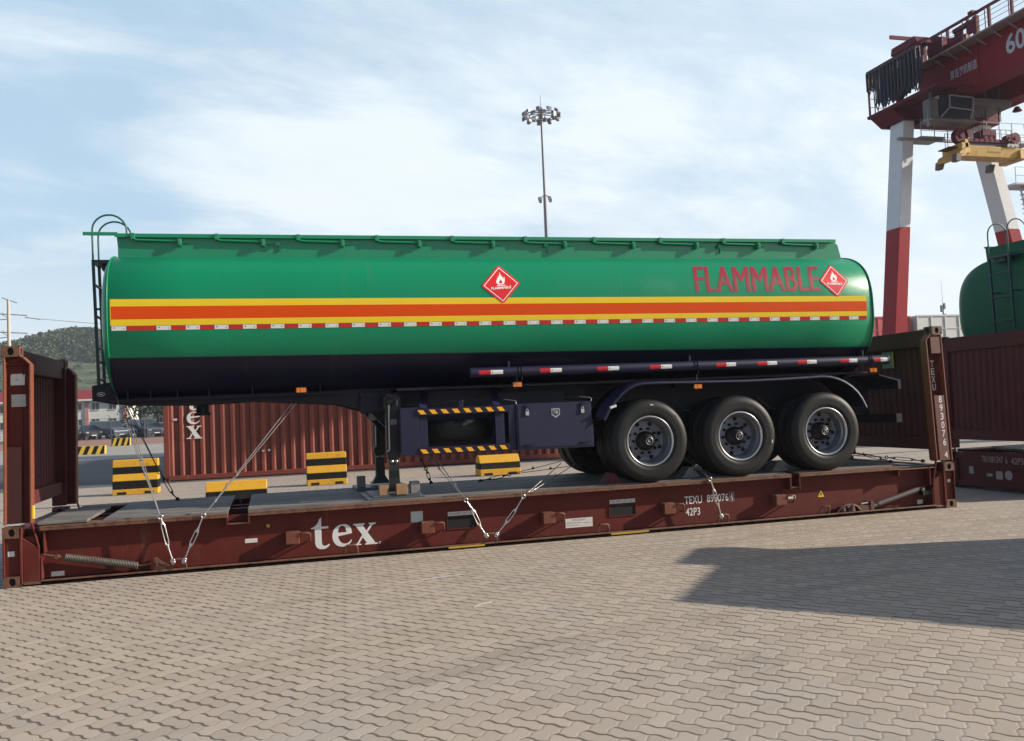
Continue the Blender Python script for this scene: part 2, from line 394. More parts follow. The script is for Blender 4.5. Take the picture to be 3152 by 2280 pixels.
for (x, ins) in [(X0 - 0.11, 0.86), (X0 - 0.105, 0.60), (X0 - 0.095, 0.35), (X0 - 0.08, 0.17), (X0 - 0.06, 0.085), (X0 - 0.035, 0.035), (X0 - 0.012, 0.006), (X0, 0.0)] + [(X0 + (X1 - X0) * i / 12, 0.0) for i in range(1, 12)] + [(X1, 0.0), (X1 + 0.012, 0.006), (X1 + 0.035, 0.035), (X1 + 0.06, 0.085), (X1 + 0.08, 0.17), (X1 + 0.095, 0.35), (X1 + 0.105, 0.60), (X1 + 0.11, 0.86)]:
    rs.append(ring(x, ins))
n = 96
m.add([p for r in rs for p in r], [(i * n + k, i * n + (k + 1) % n, (i + 1) * n + (k + 1) % n, (i + 1) * n + k) for i in range(len(rs) - 1) for k in range(n)] + [list(range(n)), list(range((len(rs) - 1) * n, len(rs) * n))], True)
tank = m.build('tank', TANKP, tk)
for x in (X0, X1):       # pressed rims where the end caps are welded on
    m = MB(); R0 = ring(x, -0.004); m.tube([(p[0], p[1], p[2]) for p in R0], 0.010, 6, closed=True); m.build('weld_seam', TANKP, tank)
def strip(xa, xb, za, zb, off, mt, name, parent, nv=4, nx=1, label=None):
    """za,zb = (left z, right z) of the top and bottom edges, as seen on the flank"""
    m = MB(); vs = []
    for i in range(nx + 1):
        x = xa + (xb - xa) * i / nx; f = (x - 1.1) / 9.84
        zt = za[0] + (za[1] - za[0]) * f; zb_ = zb[0] + (zb[1] - zb[0]) * f
        for j in range(nv + 1):
            p = on_tank(x, zt + (zb_ - zt) * j / nv, off); vs.append(tuple(p))
    m.add(vs, [(i * (nv + 1) + j, (i + 1) * (nv + 1) + j, (i + 1) * (nv + 1) + j + 1, i * (nv + 1) + j + 1) for i in range(nx) for j in range(nv)], True)
    return m, (m.build(name, mt, parent, label=label) if name else None)
strip(1.112, 10.972, (3.102, 3.049), (3.020, 2.975), 0.002, YEL, 'painted_stripe', tank, nx=10)
strip(1.112, 10.972, (3.020, 2.975), (2.872, 2.832), 0.002, ORG, 'painted_stripe', tank, nx=10)
strip(1.112, 10.972, (2.872, 2.832), (2.800, 2.768), 0.002, YEL, 'painted_stripe', tank, nx=10)
strip(1.104, 1.111, (3.102, 3.102), (2.80, 2.80), 0.002, YEL, 'painted_stripe', tank, nx=1)
tp = MB(); x = 1.116; i = 0
while x < 10.95:
    L = 0.315 if i == 1 else 0.1567; xe = min(x + L, 10.965)
    mm, _ = strip(x, xe - 0.004, (2.796, 2.764), (2.747, 2.717), 0.0035, None, None, None, nv=1)
    tp.add(mm.v, mm.f, False, i % 2)
    if i % 2 == 0:
        mm, _ = strip(x + 0.022, x + 0.036, (2.783, 2.750), (2.772, 2.738), 0.0048, None, None, None, nv=1); tp.add(mm.v, mm.f, False, 2)
        mm, _ = strip(x + 0.125, x + 0.132, (2.775, 2.742), (2.762, 2.730), 0.0048, None, None, None, nv=1); tp.add(mm.v, mm.f, False, 2)
    x = xe; i += 1
tp.build('reflective_tape', [WHT, REDT, INK], tank)
# lettering and hazard signs on the flank
def strokes(poly_list): return outline_mesh(poly_list)
fm = []
for i_, sh_ in enumerate((-.011, 0, .011)):
    q_ = fit_mesh(text_mesh('FLAMMABLE', 1.0, 0.0, 1.0), 8.345 + sh_, 10.235 + sh_, 3.125, 3.468)
    for v_ in q_.vertices: v_.co.z = i_ * 0.0004
    fm.append(q_)
fm = join_mesh(fm); zs_ = [v_.co.z for v_ in fm.vertices]
bm = bmesh.new(); bm.from_mesh(fm); yy_ = 3.15
while yy_ < 3.46:
    bmesh.ops.bisect_plane(bm, geom=bm.verts[:] + bm.edges[:] + bm.faces[:], plane_co=(0, yy_, 0), plane_no=(0, 1, 0)); yy_ += .03
for v_ in bm.verts: v_.co = on_tank(v_.co.x - (v_.co.y - 3.125) * .10, v_.co.y, .0018 + v_.co.z) - wloc(tank)
bm.to_mesh(fm); bm.free(); fm.materials.append(REDL); fm.name = 'lettering'; o = bpy.data.objects.new('lettering', fm); COL.objects.link(o); o.parent = tank
FLAME = [[(-.30, .02), (-.36, .16), (-.35, .32), (-.30, .42), (-.27, .30), (-.24, .42), (-.28, .55), (-.20, .48), (-.16, .62), (-.22, .74), (-.08, .60), (-.05, .78), (.02, 1.0), (.06, .82), (.14, .66), (.13, .54), (.20, .66), (.22, .50), (.27, .40), (.30, .52), (.36, .62), (.38, .40), (.36, .22), (.30, .06), (.18, -.04), (-.18, -.04)],
         [(-.10, .06), (-.16, .16), (-.10, .26), (-.06, .22), (-.02, .46), (.05, .30), (.10, .26), (.16, .16), (.10, .06), (0, .03)]]
def sign(cx, cz, T, L, B, R, name='hazard_sign'):
    T, L, B, R = map(Vector, (T, L, B, R)); C = (T + B + L + R) / 4; ex = (R - L) / 2; ey = (T - B) / 2
    f = lambda off: (lambda u, v: on_tank(C.x + ex.x * u + ey.x * v, C.y + ex.y * u + ey.y * v, off))
    d = lambda r: [(0, r), (-r, 0), (0, -r), (r, 0)]
    rd = [(-.06, .97), (-.97, .06), (-.97, -.06), (-.06, -.97), (.06, -.97), (.97, -.06), (.97, .06), (.06, .97)]
    s0 = place(outline_mesh([rd]), f(0.0055), name, SIGNR, tank, 0.08)
    place(outline_mesh([d(.90), d(.85)[::-1]]), f(0.0075), 'border', SIGNW, s0, 0.08)
    fl = outline_mesh(FLAME)
    for v in fl.vertices: v.co.x *= .62; v.co.y = v.co.y * .62 + .02
    place(fl, f(0.0075), 'flame_symbol', SIGNW, s0, 0.08)
    place(outline_mesh([[(-.22, -.075), (.24, -.075), (.24, -.035), (-.22, -.035)]]), f(0.0075), 'flame_symbol', SIGNW, s0, 0.08)
    place(fit_mesh(text_mesh('FLAMMABLE', 1.0, 0.03), -.52, .52, -.24, -.11), f(0.0075), 'lettering', SIGNW, s0, 0.08)
sign(0, 0, (5.623, 3.473), (5.401, 3.227), (5.667, 3.0), (5.897, 3.261))
sign(0, 0, (10.41, 3.475), (10.245, 3.275), (10.505, 3.03), (10.70, 3.27))
# coaming along the top with folded handrail pieces
m = MB()
for yw, sg in ((0.62, 1), (1.80, -1)):
    m.prism([(1.14, 3.63), (1.115, 3.93), (10.86, 3.925), (10.93, 3.87), (10.985, 3.64)], 'y', yw, yw + 0.012)
    m.box(1.10, 10.87, yw - 0.045, yw + 0.03, 3.925, 3.945)
    m.box(1.10, 10.87, yw - 0.05, yw - 0.035, 3.900, 3.925)
m.box(1.125, 1.137, 0.632, 1.80, 3.66, 3.92)
m.prism([(0.632, 3.66), (0.632, 3.92), (1.8, 3.92), (1.8, 3.66)], 'x', 10.87, 10.882)
coam = m.build('coaming', GREEN, tk)
for cx, bx in zip([1.30, 2.241, 3.204, 4.174, 5.147, 6.133, 7.105, 8.075, 9.048, 9.993], [1.818, 2.782, 3.742, 4.715, 5.689, 6.683, 7.672, 8.628, 9.595, 10.541]):
    m = MB()
    m.box(cx - 0.022, cx + 0.022, 0.555, 0.615, 3.875, 3.948)
    m.tube([(cx, 0.58, 3.905), (cx + 0.02, 0.58, 3.875), (cx + 0.06, 0.58, 3.868), (bx, 0.58, 3.856)], 0.014, 8)
    m.box(bx - 0.024, bx + 0.024, 0.55, 0.62, 3.80, 3.885); m.box(bx - 0.012, bx + 0.012, 0.54, 0.55, 3.81, 3.87)
    m.cyl((bx + 0.02, 0.585, 3.835), (bx + 0.13, 0.56, 3.838), 0.011, 8, 0.004)
    m.build('folding_rail', GREEN, tk, bevel=0.003)
for x in (2.95, 6.42, 8.98): m = MB(); m.cyl((x, 0.57, 3.83), (x, 0.66, 3.86), 0.028, 12); m.box(x + 0.026, x + 0.034, 0.60, 0.618, 3.74, 3.92); m.build('drain_spout', GREEN, tk)
# manholes on the walkway
for x in (2.6, 6.1, 9.4):
    m = MB(); m.lathe([(0.28, 3.69), (0.28, 3.76), (0.25, 3.79), (0.0, 3.80)], (x, 1.22, 0), 'z', 24); m.lathe([(0.30, 3.68), (0.33, 3.70), (0.30, 3.72)], (x, 1.22, 0), 'z', 24)
    m.build('manhole_cover', GREEN, tk)
# ladder with hoops
m = MB()
for y in (1.00, 1.40):
    m.beam((0.822, y, 2.10), (0.788, y, 3.70), 0.035, 0.022, up=(0, 1, 0))
for i in range(4): z = 2.25 + i * 0.385; xx = 0.822 - (z - 2.1) * 0.021; m.cyl((xx, 0.98, z), (xx, 1.42, z), 0.016, 8)
m.box(0.775, 1.10, 0.98, 1.42, 3.665, 3.70); m.box(0.86, 1.05, 1.15, 1.42, 3.60, 3.665)
for z in (3.1, 2.45): m.cyl((0.80, 1.0, z), (0.97, 1.0, z), 0.014, 8); m.cyl((0.80, 1.4, z), (0.97, 1.4, z), 0.014, 8)
lad = m.build('ladder', mat('ladder_green', (0.004, 0.035, 0.042), 0.4, var=0.1), tk)
for y in (1.00, 1.40):
    m = MB(); pts = [(0.788, y, 3.66), (0.785, y, 4.02)] + [(0.98 - 0.195 * cos(radians(a)), y, 4.06 + 0.195 * sin(radians(a))) for a in range(10, 180, 12)] + [(1.172, y, 4.02), (1.168, y, 3.93)]
    m.tube(pts, 0.0115, 8); m.build('hoop', mat('hoop_green', (.008, .085, .06), .4, var=.1), lad)
m = MB(); m.box(0.755, 1.13, 0.58, 0.62, 3.925, 3.96); m.build('ladder_rail', GREEN, lad)
# chassis: upper gooseneck plate, main beams, cross members, rear beams
m = MB()
for y in (0.72, 1.66):
    prof = [(0.79, 2.16), (0.79, 1.985), (1.03, 1.93), (1.9, 1.895), (2.6, 1.915), (3.65, 1.83), (4.02, 1.72), (4.35, 1.36), (11.30, 1.38), (11.38, 1.72), (11.38, 1.86), (11.1, 1.95), (11.0, 2.2), (1.0, 2.2)]
    m.prism(prof, 'y', y, y + 0.10)
m.box(1.0, 3.7, 0.60, 1.88, 1.955, 1.99)
for x in (0.80, 1.9, 3.0, 4.1, 5.6, 7.0, 8.2, 9.5, 10.7): m.box(x, x + 0.10, 0.825, 1.655, 1.6 if x > 4 else 1.99, 1.95 if x > 4 else 2.15)
m.prism([(0.14, 2.28), (0.14, 2.12), (0.72, 1.86), (0.72, 2.2)], 'x', 5.70, 5.73); m.prism([(0.14, 2.28), (0.14, 2.12), (0.72, 1.86), (0.72, 2.2)], 'x', 8.2, 8.23); m.prism([(0.14, 2.28), (0.14, 2.12), (0.72, 1.86), (0.72, 2.2)], 'x', 10.88, 10.91)
m.box(4.3, 11.0, 0.20, 0.72, 1.955, 1.985)
m.box(3.9, 6.9, 0.66, 0.70, 1.70, 1.96)
ch = m.build('chassis', NAVY, tk, bevel=0.004)
m = MB(); m.tube([(0.889 + 0.04 * cos(t), 0.712, 2.058 + 0.022 * sin(t)) for t in [2 * pi * i / 16 for i in range(16)]], 0.006, 6, closed=True); m.beam((0.87, 0.712, 2.06), (0.905, 0.712, 2.055), 0.01, 0.012); m.build('maker_badge', SIL, ch)
for x in (1.2, 1.45, 1.75, 2.1, 2.6, 3.4): m = MB(); m.box(x, x + 0.012, 0.5, 0.72, 1.98, 2.16); m.build('gusset', NAVY, ch)
m = MB(); m.cyl((1.98, 1.22, 1.95), (1.98, 1.22, 1.80), 0.075, 20); m.cyl((1.98, 1.22, 1.80), (1.98, 1.22, 1.76), 0.10, 20)
m.build('king_pin', NAVY, ch)
# rear bumper and light beam
m = MB(); m.box(11.32, 11.42, 0.06, 2.38, 1.245, 1.37); m.box(11.33, 11.39, 0.75, 0.82, 1.37, 1.75); m.box(11.33, 11.39, 1.66, 1.73, 1.37, 1.75); m.build('rear_bumper', NAVY, tk, bevel=0.004)
m = MB(); m.prism([(11.38, 1.72), (11.43, 1.72), (11.43, 1.845), (11.08, 1.935), (11.08, 1.92), (11.38, 1.835)], 'y', 0.06, 2.38)
lb = m.build('light_beam', NAVY, tk)
for y in (0.25, 2.0): m = MB(); m.box(11.43, 11.455, y, y + 0.22, 1.745, 1.82); m.build('tail_light', REDT, lb)
# hose tube along the side with straps, reflectors and amber lamps
m = MB(); m.cyl((5.205, 0.06, 2.140), (11.20, 0.06, 2.137), 0.062, 24); m.cyl((11.20, 0.06, 2.137), (11.225, 0.06, 2.137), 0.070, 24); m.cyl((5.19, 0.06, 2.140), (5.205, 0.06, 2.14), 0.066, 24); m.box(11.225, 11.245, 0.03, 0.09, 2.08, 2.10)
tube = m.build('hose_tube', NAVYL, tk)
def on_tube(x, a, off=0.0015): return (x, 0.06 - (0.062 + off) * cos(a), 2.139 + (0.062 + off) * sin(a))
def tube_patch(m, xa, xb, a0, a1, mi, off=0.0015):
    N = 4; vs = [on_tube(x, a0 + (a1 - a0) * j / N, off) for x in (xa, xb) for j in range(N + 1)]
    m.add(vs, [(j, N + 1 + j, N + 2 + j, j + 1) for j in range(N)], True, mi)
for (a, b, c) in [(5.293, 5.441, 5.597), (6.076, 6.213, 6.362), (6.841, 6.988, 7.137), (7.563, 7.722, 7.875), (8.514, 8.666, 8.806), (9.13, 9.28, 9.424), (9.742, 9.889, 10.037), (10.414, 10.551, 10.681), (10.951, 11.061, 11.187)]:
    m = MB(); k = 0.0056
    a, b, c = [q + (q - CAM.x) * k * 0.3 for q in (a, b, c)]
    tube_patch(m, a, b, -0.42, 0.42, 0); tube_patch(m, b, c, -0.42, 0.42, 1); tube_patch(m, b + 0.015, b + 0.028, -0.05, 0.15, 2, 0.003)
    m.build('reflector', [REDT, WHT, INK], tube)
for x in (5.83, 8.245, 10.92):
    m = MB()
    for dx in (-0.02, 0.018): m.tube([(x + dx + 0.012 * sin(a * 0.5), 0.06 - 0.068 * cos(a), 2.139 + 0.068 * sin(a)) for a in [radians(d) for d in range(-120, 150, 15)]], 0.006, 6)
    m.cyl((x + 0.015, -0.002, 2.07), (x + 0.012, 0.005, 2.02), 0.006, 6); m.build('strap', NAVY, tube)
for (x, z, y) in [(3.162, 2.004, 0.10), (5.789, 1.975, 0.05), (8.262, 1.863, 0.05), (10.973, 1.995, 0.05)]:
    m = MB(); m.box(x - 0.055, x + 0.055, y - 0.02, y + 0.004, z - 0.027, z + 0.027); m.box(x - 0.003, x + 0.003, y - 0.024, y - 0.02, z - 0.028, z + 0.028)
    lp = m.build('marker_lamp', AMB, tk, bevel=0.006)
    m = MB(); m.box(x - 0.065, x + 0.065, y + 0.004, y + 0.016, z - 0.034, z + 0.036)
    if x > 4: m.box(x - 0.01, x + 0.01, y + 0.006, y + 0.012, z + 0.03, z + 0.16); m.cyl((x - 0.03, y - 0.005, z - 0.045), (x - 0.005, y - 0.01, z - 0.035), 0.011, 8)
    else: m.box(x - 0.01, x + 0.01, y + 0.006, y + 0.5, z + 0.03, z + 0.045)
    m.build('lamp_bracket', NAVY, lp)
# fender over the three axles
path2 = [(6.915, 1.486), (6.99, 1.62), (7.072, 1.715), (7.17, 1.81), (7.279, 1.884), (7.39, 1.925), (7.515, 1.940), (7.8, 1.938), (8.124, 1.932), (8.6, 1.925), (9.0, 1.92), (9.5, 1.925), (9.95, 1.935), (10.15, 1.942), (10.28, 1.93), (10.40, 1.898), (10.513, 1.850), (10.62, 1.78), (10.709, 1.70), (10.78, 1.60), (10.84, 1.479)]
pp = []
for i, p in enumerate(path2):
    a, b = path2[max(i - 1, 0)], path2[min(i + 1, len(path2) - 1)]; tx, tz = b[0] - a[0], b[1] - a[1]; L = math.hypot(tx, tz); pp.append((p[0], p[1], -tz / L, tx / L))
m = MB(); m.sweep(pp, [(0.012, 0.62), (0.012, 0.045), (-0.028, 0.03), (-0.028, 0.036), (0.004, 0.055), (0.0, 0.62)])
fend = m.build('mudguard', NAVYL, tk)
m = MB()
vs = []; K = 8
for (x, z, nx, nz) in pp[:9]: i_ = len(vs) // 2; wdt = 0.135 * (1 - i_ / 8.0) + 0.0; vs += [(x + nx * 0.012, 0.048, z + nz * 0.012), (x + nx * (0.012 + wdt * 0.6) - 0.0, 0.16, z + nz * (0.012 + wdt * 0.6))]
m.add(vs, [(2 * i, 2 * i + 1, 2 * i + 3, 2 * i + 2) for i in range(8)], True)
m.build('mudguard_skirt', NAVYL, fend)
m = MB(); m.beam((7.0, 0.02, 1.635), (7.10, 0.06, 1.66), 0.02, 0.03); m.build('bracket', mat('bare_bracket', (0.3, 0.3, 0.28), 0.5), fend)
m = MB(); pp2 = pp; m.sweep(pp2, [(0.012, 1.82), (0.012, 2.395), (-0.028, 2.41), (-0.028, 2.404), (0.004, 2.385), (0.0, 1.82)]); m.build('mudguard', NAVYL, tk)
# wheels
def wheel(cx, cz, near=True):
    y0, s = (0.02, 1) if near else (2.42, -1)
    P = [(.322, .050), (.334, .022), (.352, .008), (.385, .001), (.40, .003), (.43, -.002), (.465, .000), (.49, .010), (.515, .022), (.530, .042), (.538, .06), (.541, .10), (.535, .102), (.535, .112), (.542, .114), (.543, .165), (.536, .167), (.536, .177), (.542, .18), (.540, .235), (.530, .262), (.50, .288), (.43, .30), (.34, .29), (.31, .26)]
    m = MB(); m.lathe(P, (cx, y0, cz), 'y', 72, 0, s); m.lathe([(r, o + 0.335) for r, o in P], (cx, y0, cz), 'y', 72, 0, s)
    ty = m.build('tyre', RUB, None)
    m = MB()
    m.lathe([(.322, .060), (.332, .030), (.330, .018), (.320, .012), (.309, .018), (.303, .045), (.300, .080), (.288, .090), (.283, .12), (.280, .175), (.272, .200)], (cx, y0, cz), 'y', 64, 0, s)
    m.lathe([(.272, .200), (.262, .215), (.225, .222), (.175, .205), (.13, .200), (.11, .200)], (cx, y0, cz), 'y', 64, 2, s)
    for k in range(8):
        a = 2 * pi * (k + .5) / 8; px, pz = cx + .232 * cos(a), cz + .232 * sin(a)
        m.lathe([(0, .208), (.027, .209), (.029, .223)], (px, y0, pz), 'y', 14, 1, s)  # dark discs paint the shade of the vent holes
    rim = m.build('rim', [SIL, DARK, mat('rim_disc_grey', (.16, .16, .19), .42, metal=.4, var=.2, vscale=12)], None)
    m = MB(); m.lathe([(.0, .050), (.05, .050), (.062, .062), (.085, .075), (.102, .090), (.108, .13), (.125, .14), (.127, .200)], (cx, y0, cz), 'y', 32, 0, s)
    for k in range(10):
        a = 2 * pi * k / 10; px, pz = cx + .165 * cos(a), cz + .165 * sin(a)
        m.lathe([(0, .155), (.010, .155), (.012, .165), (.018, .17), (.018, .205)], (px, y0, pz), 'y', 8, 0, s)
    m.tube([(cx + .046 * cos(t), y0 + s * .048, cz + .046 * sin(t)) for t in [2 * pi * i / 20 for i in range(20)]], .0035, 6, mi=1, closed=True)
    for dd in (-1, 1):
        m.tube([(cx + dd * .02, y0 + s * .047, cz + .020), (cx + dd * .004, y0 + s * .047, cz + .012 * dd), (cx - dd * .012, y0 + s * .047, cz + .020 * dd), (cx - dd * .02, y0 + s * .047, cz - .004)], .0032, 5, mi=1)
    hub = m.build('hub', [HUB, SIL], None)
    return ty, rim, hub
for near in (True, False):
    for i, (cx, cz) in enumerate([(7.545, 1.180), (8.848, 1.180), (10.165, 1.180)]):
        wh = bpy.data.objects.new('wheel', None); COL.objects.link(wh); wh.parent = tk; wh.location = Vector((cx, 0.3 if near else 2.14, cz)) - Vector(tk.location); wh.empty_display_size = 0.2; wh.rotation_euler = (0, (0.0, 0.55, 1.3)[i] + (0 if near else 2), 0)
        if i == 0:
            base = wheel(cx, cz, near)
            c0 = wloc(wh)
            for o in base:
                for v in o.data.vertices: v.co = v.co - c0
                o.parent = wh
        else:
            for o in base: c = o.copy(); COL.objects.link(c); c.parent = wh
        if near:
            m = MB(); a = {0: 1.50, 1: 0.35, 2: 0.9}[i]; px, pz = cx + .47 * cos(a), cz + .47 * sin(a)
            if i < 2: m.beam((px - .022 * sin(a), 0.018, pz + .022 * cos(a)), (px + .022 * sin(a), 0.018, pz - .022 * cos(a)), 0.016, 0.006, up=(0, 1, 0)); m.build('tyre_tag', STK, wh)
# axles and springs
for cx in (7.545, 8.848, 10.165):
    m = MB(); m.cyl((cx, 0.35, 1.18), (cx, 2.1, 1.18), 0.075, 16); m.cyl((cx, 0.55, 1.18), (cx, 0.70, 1.18), 0.21, 24); m.cyl((cx, 1.75, 1.18), (cx, 1.9, 1.18), 0.21, 24); m.build('axle', BLACKP, tk)
    for y in (0.74, 1.68):
        m = MB(); pts = [(cx + t * 0.5, 1.31 - 0.09 * (1 - t * t) + 0.05) for t in (-1, -.6, -.2, .2, .6, 1)]
        m.prism(pts + [(p[0], p[1] - 0.07) for p in reversed(pts)], 'y', y, y + 0.08); m.build('leaf_spring', BLACKP, tk)
for cx in (6.95, 8.197, 9.506, 10.75):
    for y in (0.73, 1.67): m = MB(); m.prism([(cx - .10, 1.40), (cx + .10, 1.40), (cx + .05, 1.16), (cx - .05, 1.16)], 'y', y, y + 0.10); m.build('spring_hanger', BLACKP, tk)
for (a_, b_, r_) in (((7.0, 0.85, 1.30), (7.0, 1.6, 1.30), 0.14), ((6.2, 0.75, 1.3), (6.2, 1.65, 1.3), 0.18)): m = MB(); m.cyl(a_, b_, r_, 20); m.build('air_tank', BLACKP, tk)
for (yh, pts_) in ((0.66, [(6.75, 1.62), (7.0, 1.50), (7.3, 1.42), (7.55, 1.30)]), (0.67, [(8.2, 1.70), (8.35, 1.56), (8.6, 1.47), (8.85, 1.30)]), (0.66, [(9.5, 1.68), (9.7, 1.52), (9.95, 1.46), (10.16, 1.30)]), (0.64, [(4.45, 1.78), (5.0, 1.80), (5.7, 1.84), (6.6, 1.80), (7.2, 1.76)])):
    m = MB(); m.tube([(a_, yh, b_) for a_, b_ in pts_], .011, 6); m.build('air_hose', mat('hose_grey', (.05, .05, .055), .5), tk)
# landing legs
for (y, cx) in ((0.38, 4.262), (1.85, 4.262)):
    m = MB(); m.box(cx - 0.078, cx + 0.078, y, y + 0.15, 1.13, 1.93); m.box(cx - 0.105, cx + 0.105, y - 0.004, y + 0.16, 1.74, 1.90)
    lg = m.build('landing_leg', BLACKP, tk, bevel=0.006)
    m = MB(); m.beam((cx, y + 0.075, 1.13), (cx + 0.005, y + 0.075, 0.74), 0.115, 0.115, up=(0, 1, 0), w2=0.125, h2=0.125)
    m.prism([(cx - .11, .735), (cx + .12, .735), (cx + .07, .82), (cx - .06, .82)], 'y', y + .01, y + .14); m.box(cx - .13, cx + .14, y - .03, y + .18, .722, .735)
    m.build('leg_foot', BLACKP, lg)
    m = MB(); m.lathe([(0, -.03), (.05, -.028), (.06, -.01), (.06, .0)], (cx - 0.03, y, 1.83), 'y', 16); m.cyl((cx - .045, y - .035, 1.79), (cx - .055, y - .035, 1.24), .011, 8, mi=1); m.cyl((cx - .055, y - .035, 1.24), (cx - .09, y - .04, 1.215), .011, 8, mi=1); m.box(cx + .055, cx + .06, y - .04, y - .002, 1.77, 1.85, mi=1)
    m.build('crank', [BLACKP, SIL], lg)
    m = MB(); m.box(cx - .03, cx + .05, y - .004, y, 1.545, 1.61); m.build('data_plate', mat('dull_plate', (.2, .2, .2), .5), lg)
    m = MB()
    for dx in (-.025, .03): m.lathe([(0, -.012), (.018, -.010), (.022, 0)], (cx + dx, y + .012, 1.09), 'y', 12)
    m.build('bolt', SIL, lg)
# side guard: hazard-striped bars, posts, panel, slanted hangers
m = MB(); m.box(4.32, 4.54, 0.10, 0.13, 1.165, 1.745); m.box(4.545, 4.65, 0.12, 0.20, 1.24, 1.66); m.box(5.505, 5.62, 0.12, 0.20, 1.24, 1.66)
m.beam((4.70, 0.55, 1.97), (4.60, 0.12, 1.73), 0.10, 0.012, up=(0, 1, 0)); m.beam((5.60, 0.55, 1.97), (5.53, 0.12, 1.73), 0.10, 0.012, up=(0, 1, 0))
m.box(5.045, 5.105, 0.11, 0.12, 1.72, 1.81)
m.box(4.32, 4.34, 0.13, 0.7, 1.2, 1.72); m.box(4.545, 5.66, 0.20, 0.24, 1.22, 1.25); m.box(4.5, 5.7, 0.64, 0.66, 1.2, 1.95)
sg = m.build('side_guard', NAVYL, tk, bevel=0.003)
for (zc, x0, x1) in ((1.683, 4.515, 5.665), (1.205, 4.53, 5.675)):
    m = MB(); m.box(x0, x1, 0.085, 0.118, zc - 0.045, zc + 0.045); bar = m.build('guard_bar', NAVY, sg, bevel=0.008)
    m = MB(); x = x0 + 0.012
    while x < x1 - 0.05:
        m.add([(x, .0835, zc + .026), (x + .068, .0835, zc + .026), (x + .108, .0835, zc - .026), (x + .040, .0835, zc - .026)], [(0, 3, 2, 1)], mi=1); x += 0.142
    m.build('hazard_marking', [INK, mat('hazard_amber', (0.78, 0.36, 0.012), 0.35, var=0.15, vscale=30)], bar)
m = MB(); m.tube([(5.075 + .02 * cos(t), .105, 1.79 + .02 * sin(t)) for t in [2 * pi * i / 14 for i in range(14)]], .006, 6, closed=True); m.build('ring_eye', NAVYL, sg)
# spare wheel lying in its carrier behind the guard
m = MB(); m.lathe([(.28, .0), (.40, -.01), (.50, .0), (.535, .05), (.54, .14), (.535, .22), (.50, .27), (.40, .285), (.28, .27), (.27, .14), (.28, 0)], (5.07, 0.78, 1.29), 'z', 48)
sp = m.build('spare_wheel', RUB, tk)
# toolbox
m = MB(); m.hexa([(5.775, 0.10, 1.155), (6.80, 0.10, 1.145), (6.80, 0.62, 1.145), (5.775, 0.62, 1.155)], [(5.775, 0.13, 1.735), (6.785, 0.13, 1.735), (6.785, 0.62, 1.735), (5.775, 0.62, 1.735)])
m.box(5.68, 5.772, 0.135, 0.60, 1.16, 1.73); m.box(5.64, 6.6, 0.62, 0.66, 1.55, 1.9)
tb = m.build('toolbox', NAVYL, tk, bevel=0.006)
def tby(z): return 0.10 + 0.03 * (z - 1.15) / 0.585
m = MB(); m.hexa([(5.80, tby(1.18) - .008, 1.18), (6.775, tby(1.18) - .008, 1.17), (6.775, tby(1.18), 1.17), (5.80, tby(1.18), 1.18)], [(5.80, tby(1.71) - .008, 1.712), (6.765, tby(1.71) - .008, 1.712), (6.765, tby(1.71), 1.712), (5.80, tby(1.71), 1.712)])
door = m.build('toolbox_door', NAVYL, tb, bevel=0.003)
for x in (5.92, 6.657):
    m = MB(); y = tby(1.62) - .02; m.box(x - .022, x + .022, y - .008, y + .008, 1.585, 1.635); m.tube([(x - .014, y, 1.635), (x - .014, y, 1.655), (x, y, 1.668), (x + .014, y, 1.655), (x + .014, y, 1.635)], .0045, 6)
    m.build('padlock', CHR, tb, bevel=0.004)
    m = MB(); m.box(x - .02, x + .02, y, y + .014, 1.65, 1.72); m.box(x - .05, x + .06, tby(1.2) - .022, tby(1.2) - .008, 1.205, 1.225); m.build('hasp', NAVY, tb)
m = MB(); y = tby(1.6) - .010; sh = [(-.055, .055), (.055, .055), (.055, -.025), (.03, -.042), (0, -.062), (-.03, -.042), (-.055, -.025)]
m.prism([(6.298 + a, 1.602 + b) for a, b in sh], 'y', y, y - .003); m.prism([(6.298 + a * .82, 1.606 + b * .72) for a, b in sh], 'y', y - .003, y - .004, mi=1)
m.box(6.27, 6.275, y - .006, y - .004, 1.592, 1.626, mi=0); m.box(6.283, 6.288, y - .006, y - .004, 1.592, 1.626, mi=0); m.box(6.296, 6.325, y - .006, y - .004, 1.592, 1.62, mi=0); m.box(6.262, 6.334, y - .006, y - .004, 1.630, 1.636, mi=0)
m.build('shield_badge', [mat('badge_grey', (.35, .35, .38), .4), NAVYL], tb)
m = MB()
for x in (5.78, 6.78): m.tube([(x - .14, .16, 1.80), (x, .10, 1.775), (x, .10, 1.735)], .004, 5)
m.build('wire_stay', SIL, tb)
# ================================================================== FLAT RACK
def deck_mat():
    m = bpy.data.materials.new('deck_planks'); m.use_nodes = True; nt = m.node_tree; b = nt.nodes['Principled BSDF']
    tc = nt.nodes.new('ShaderNodeTexCoord'); x, y, z = sepxyz(nt, tc.outputs['Object'])
    row = (y / 0.145).floor(); fr = (y / 0.145).fract()
    gap = fr.lt(0.09)
    v = noise(nt, combine(nt, x * 0.8, row * 3.7, 0.0), 1.0, 4) * 0.65 + noise(nt, combine(nt, x * 2.5, y * 45.0, 0.0), 1.0, 5) * 0.55
    c = mixc(nt, smooth(v, 0.3, 0.9), (0.045, 0.045, 0.044), (0.26, 0.245, 0.225)); c = mixc(nt, gap, c, (0.01, 0.01, 0.01))
    nt.links.new(c, b.inputs['Base Color']); b.inputs['Roughness'].default_value = 0.75
    return m
DECK = deck_mat()
S7 = 0.0
def holed(m, cx, cz, w, h, y, holes, depth=0.02, axis='y', flip=1):
    """plate with oval holes built from quads: a frame box set round each hole centre"""
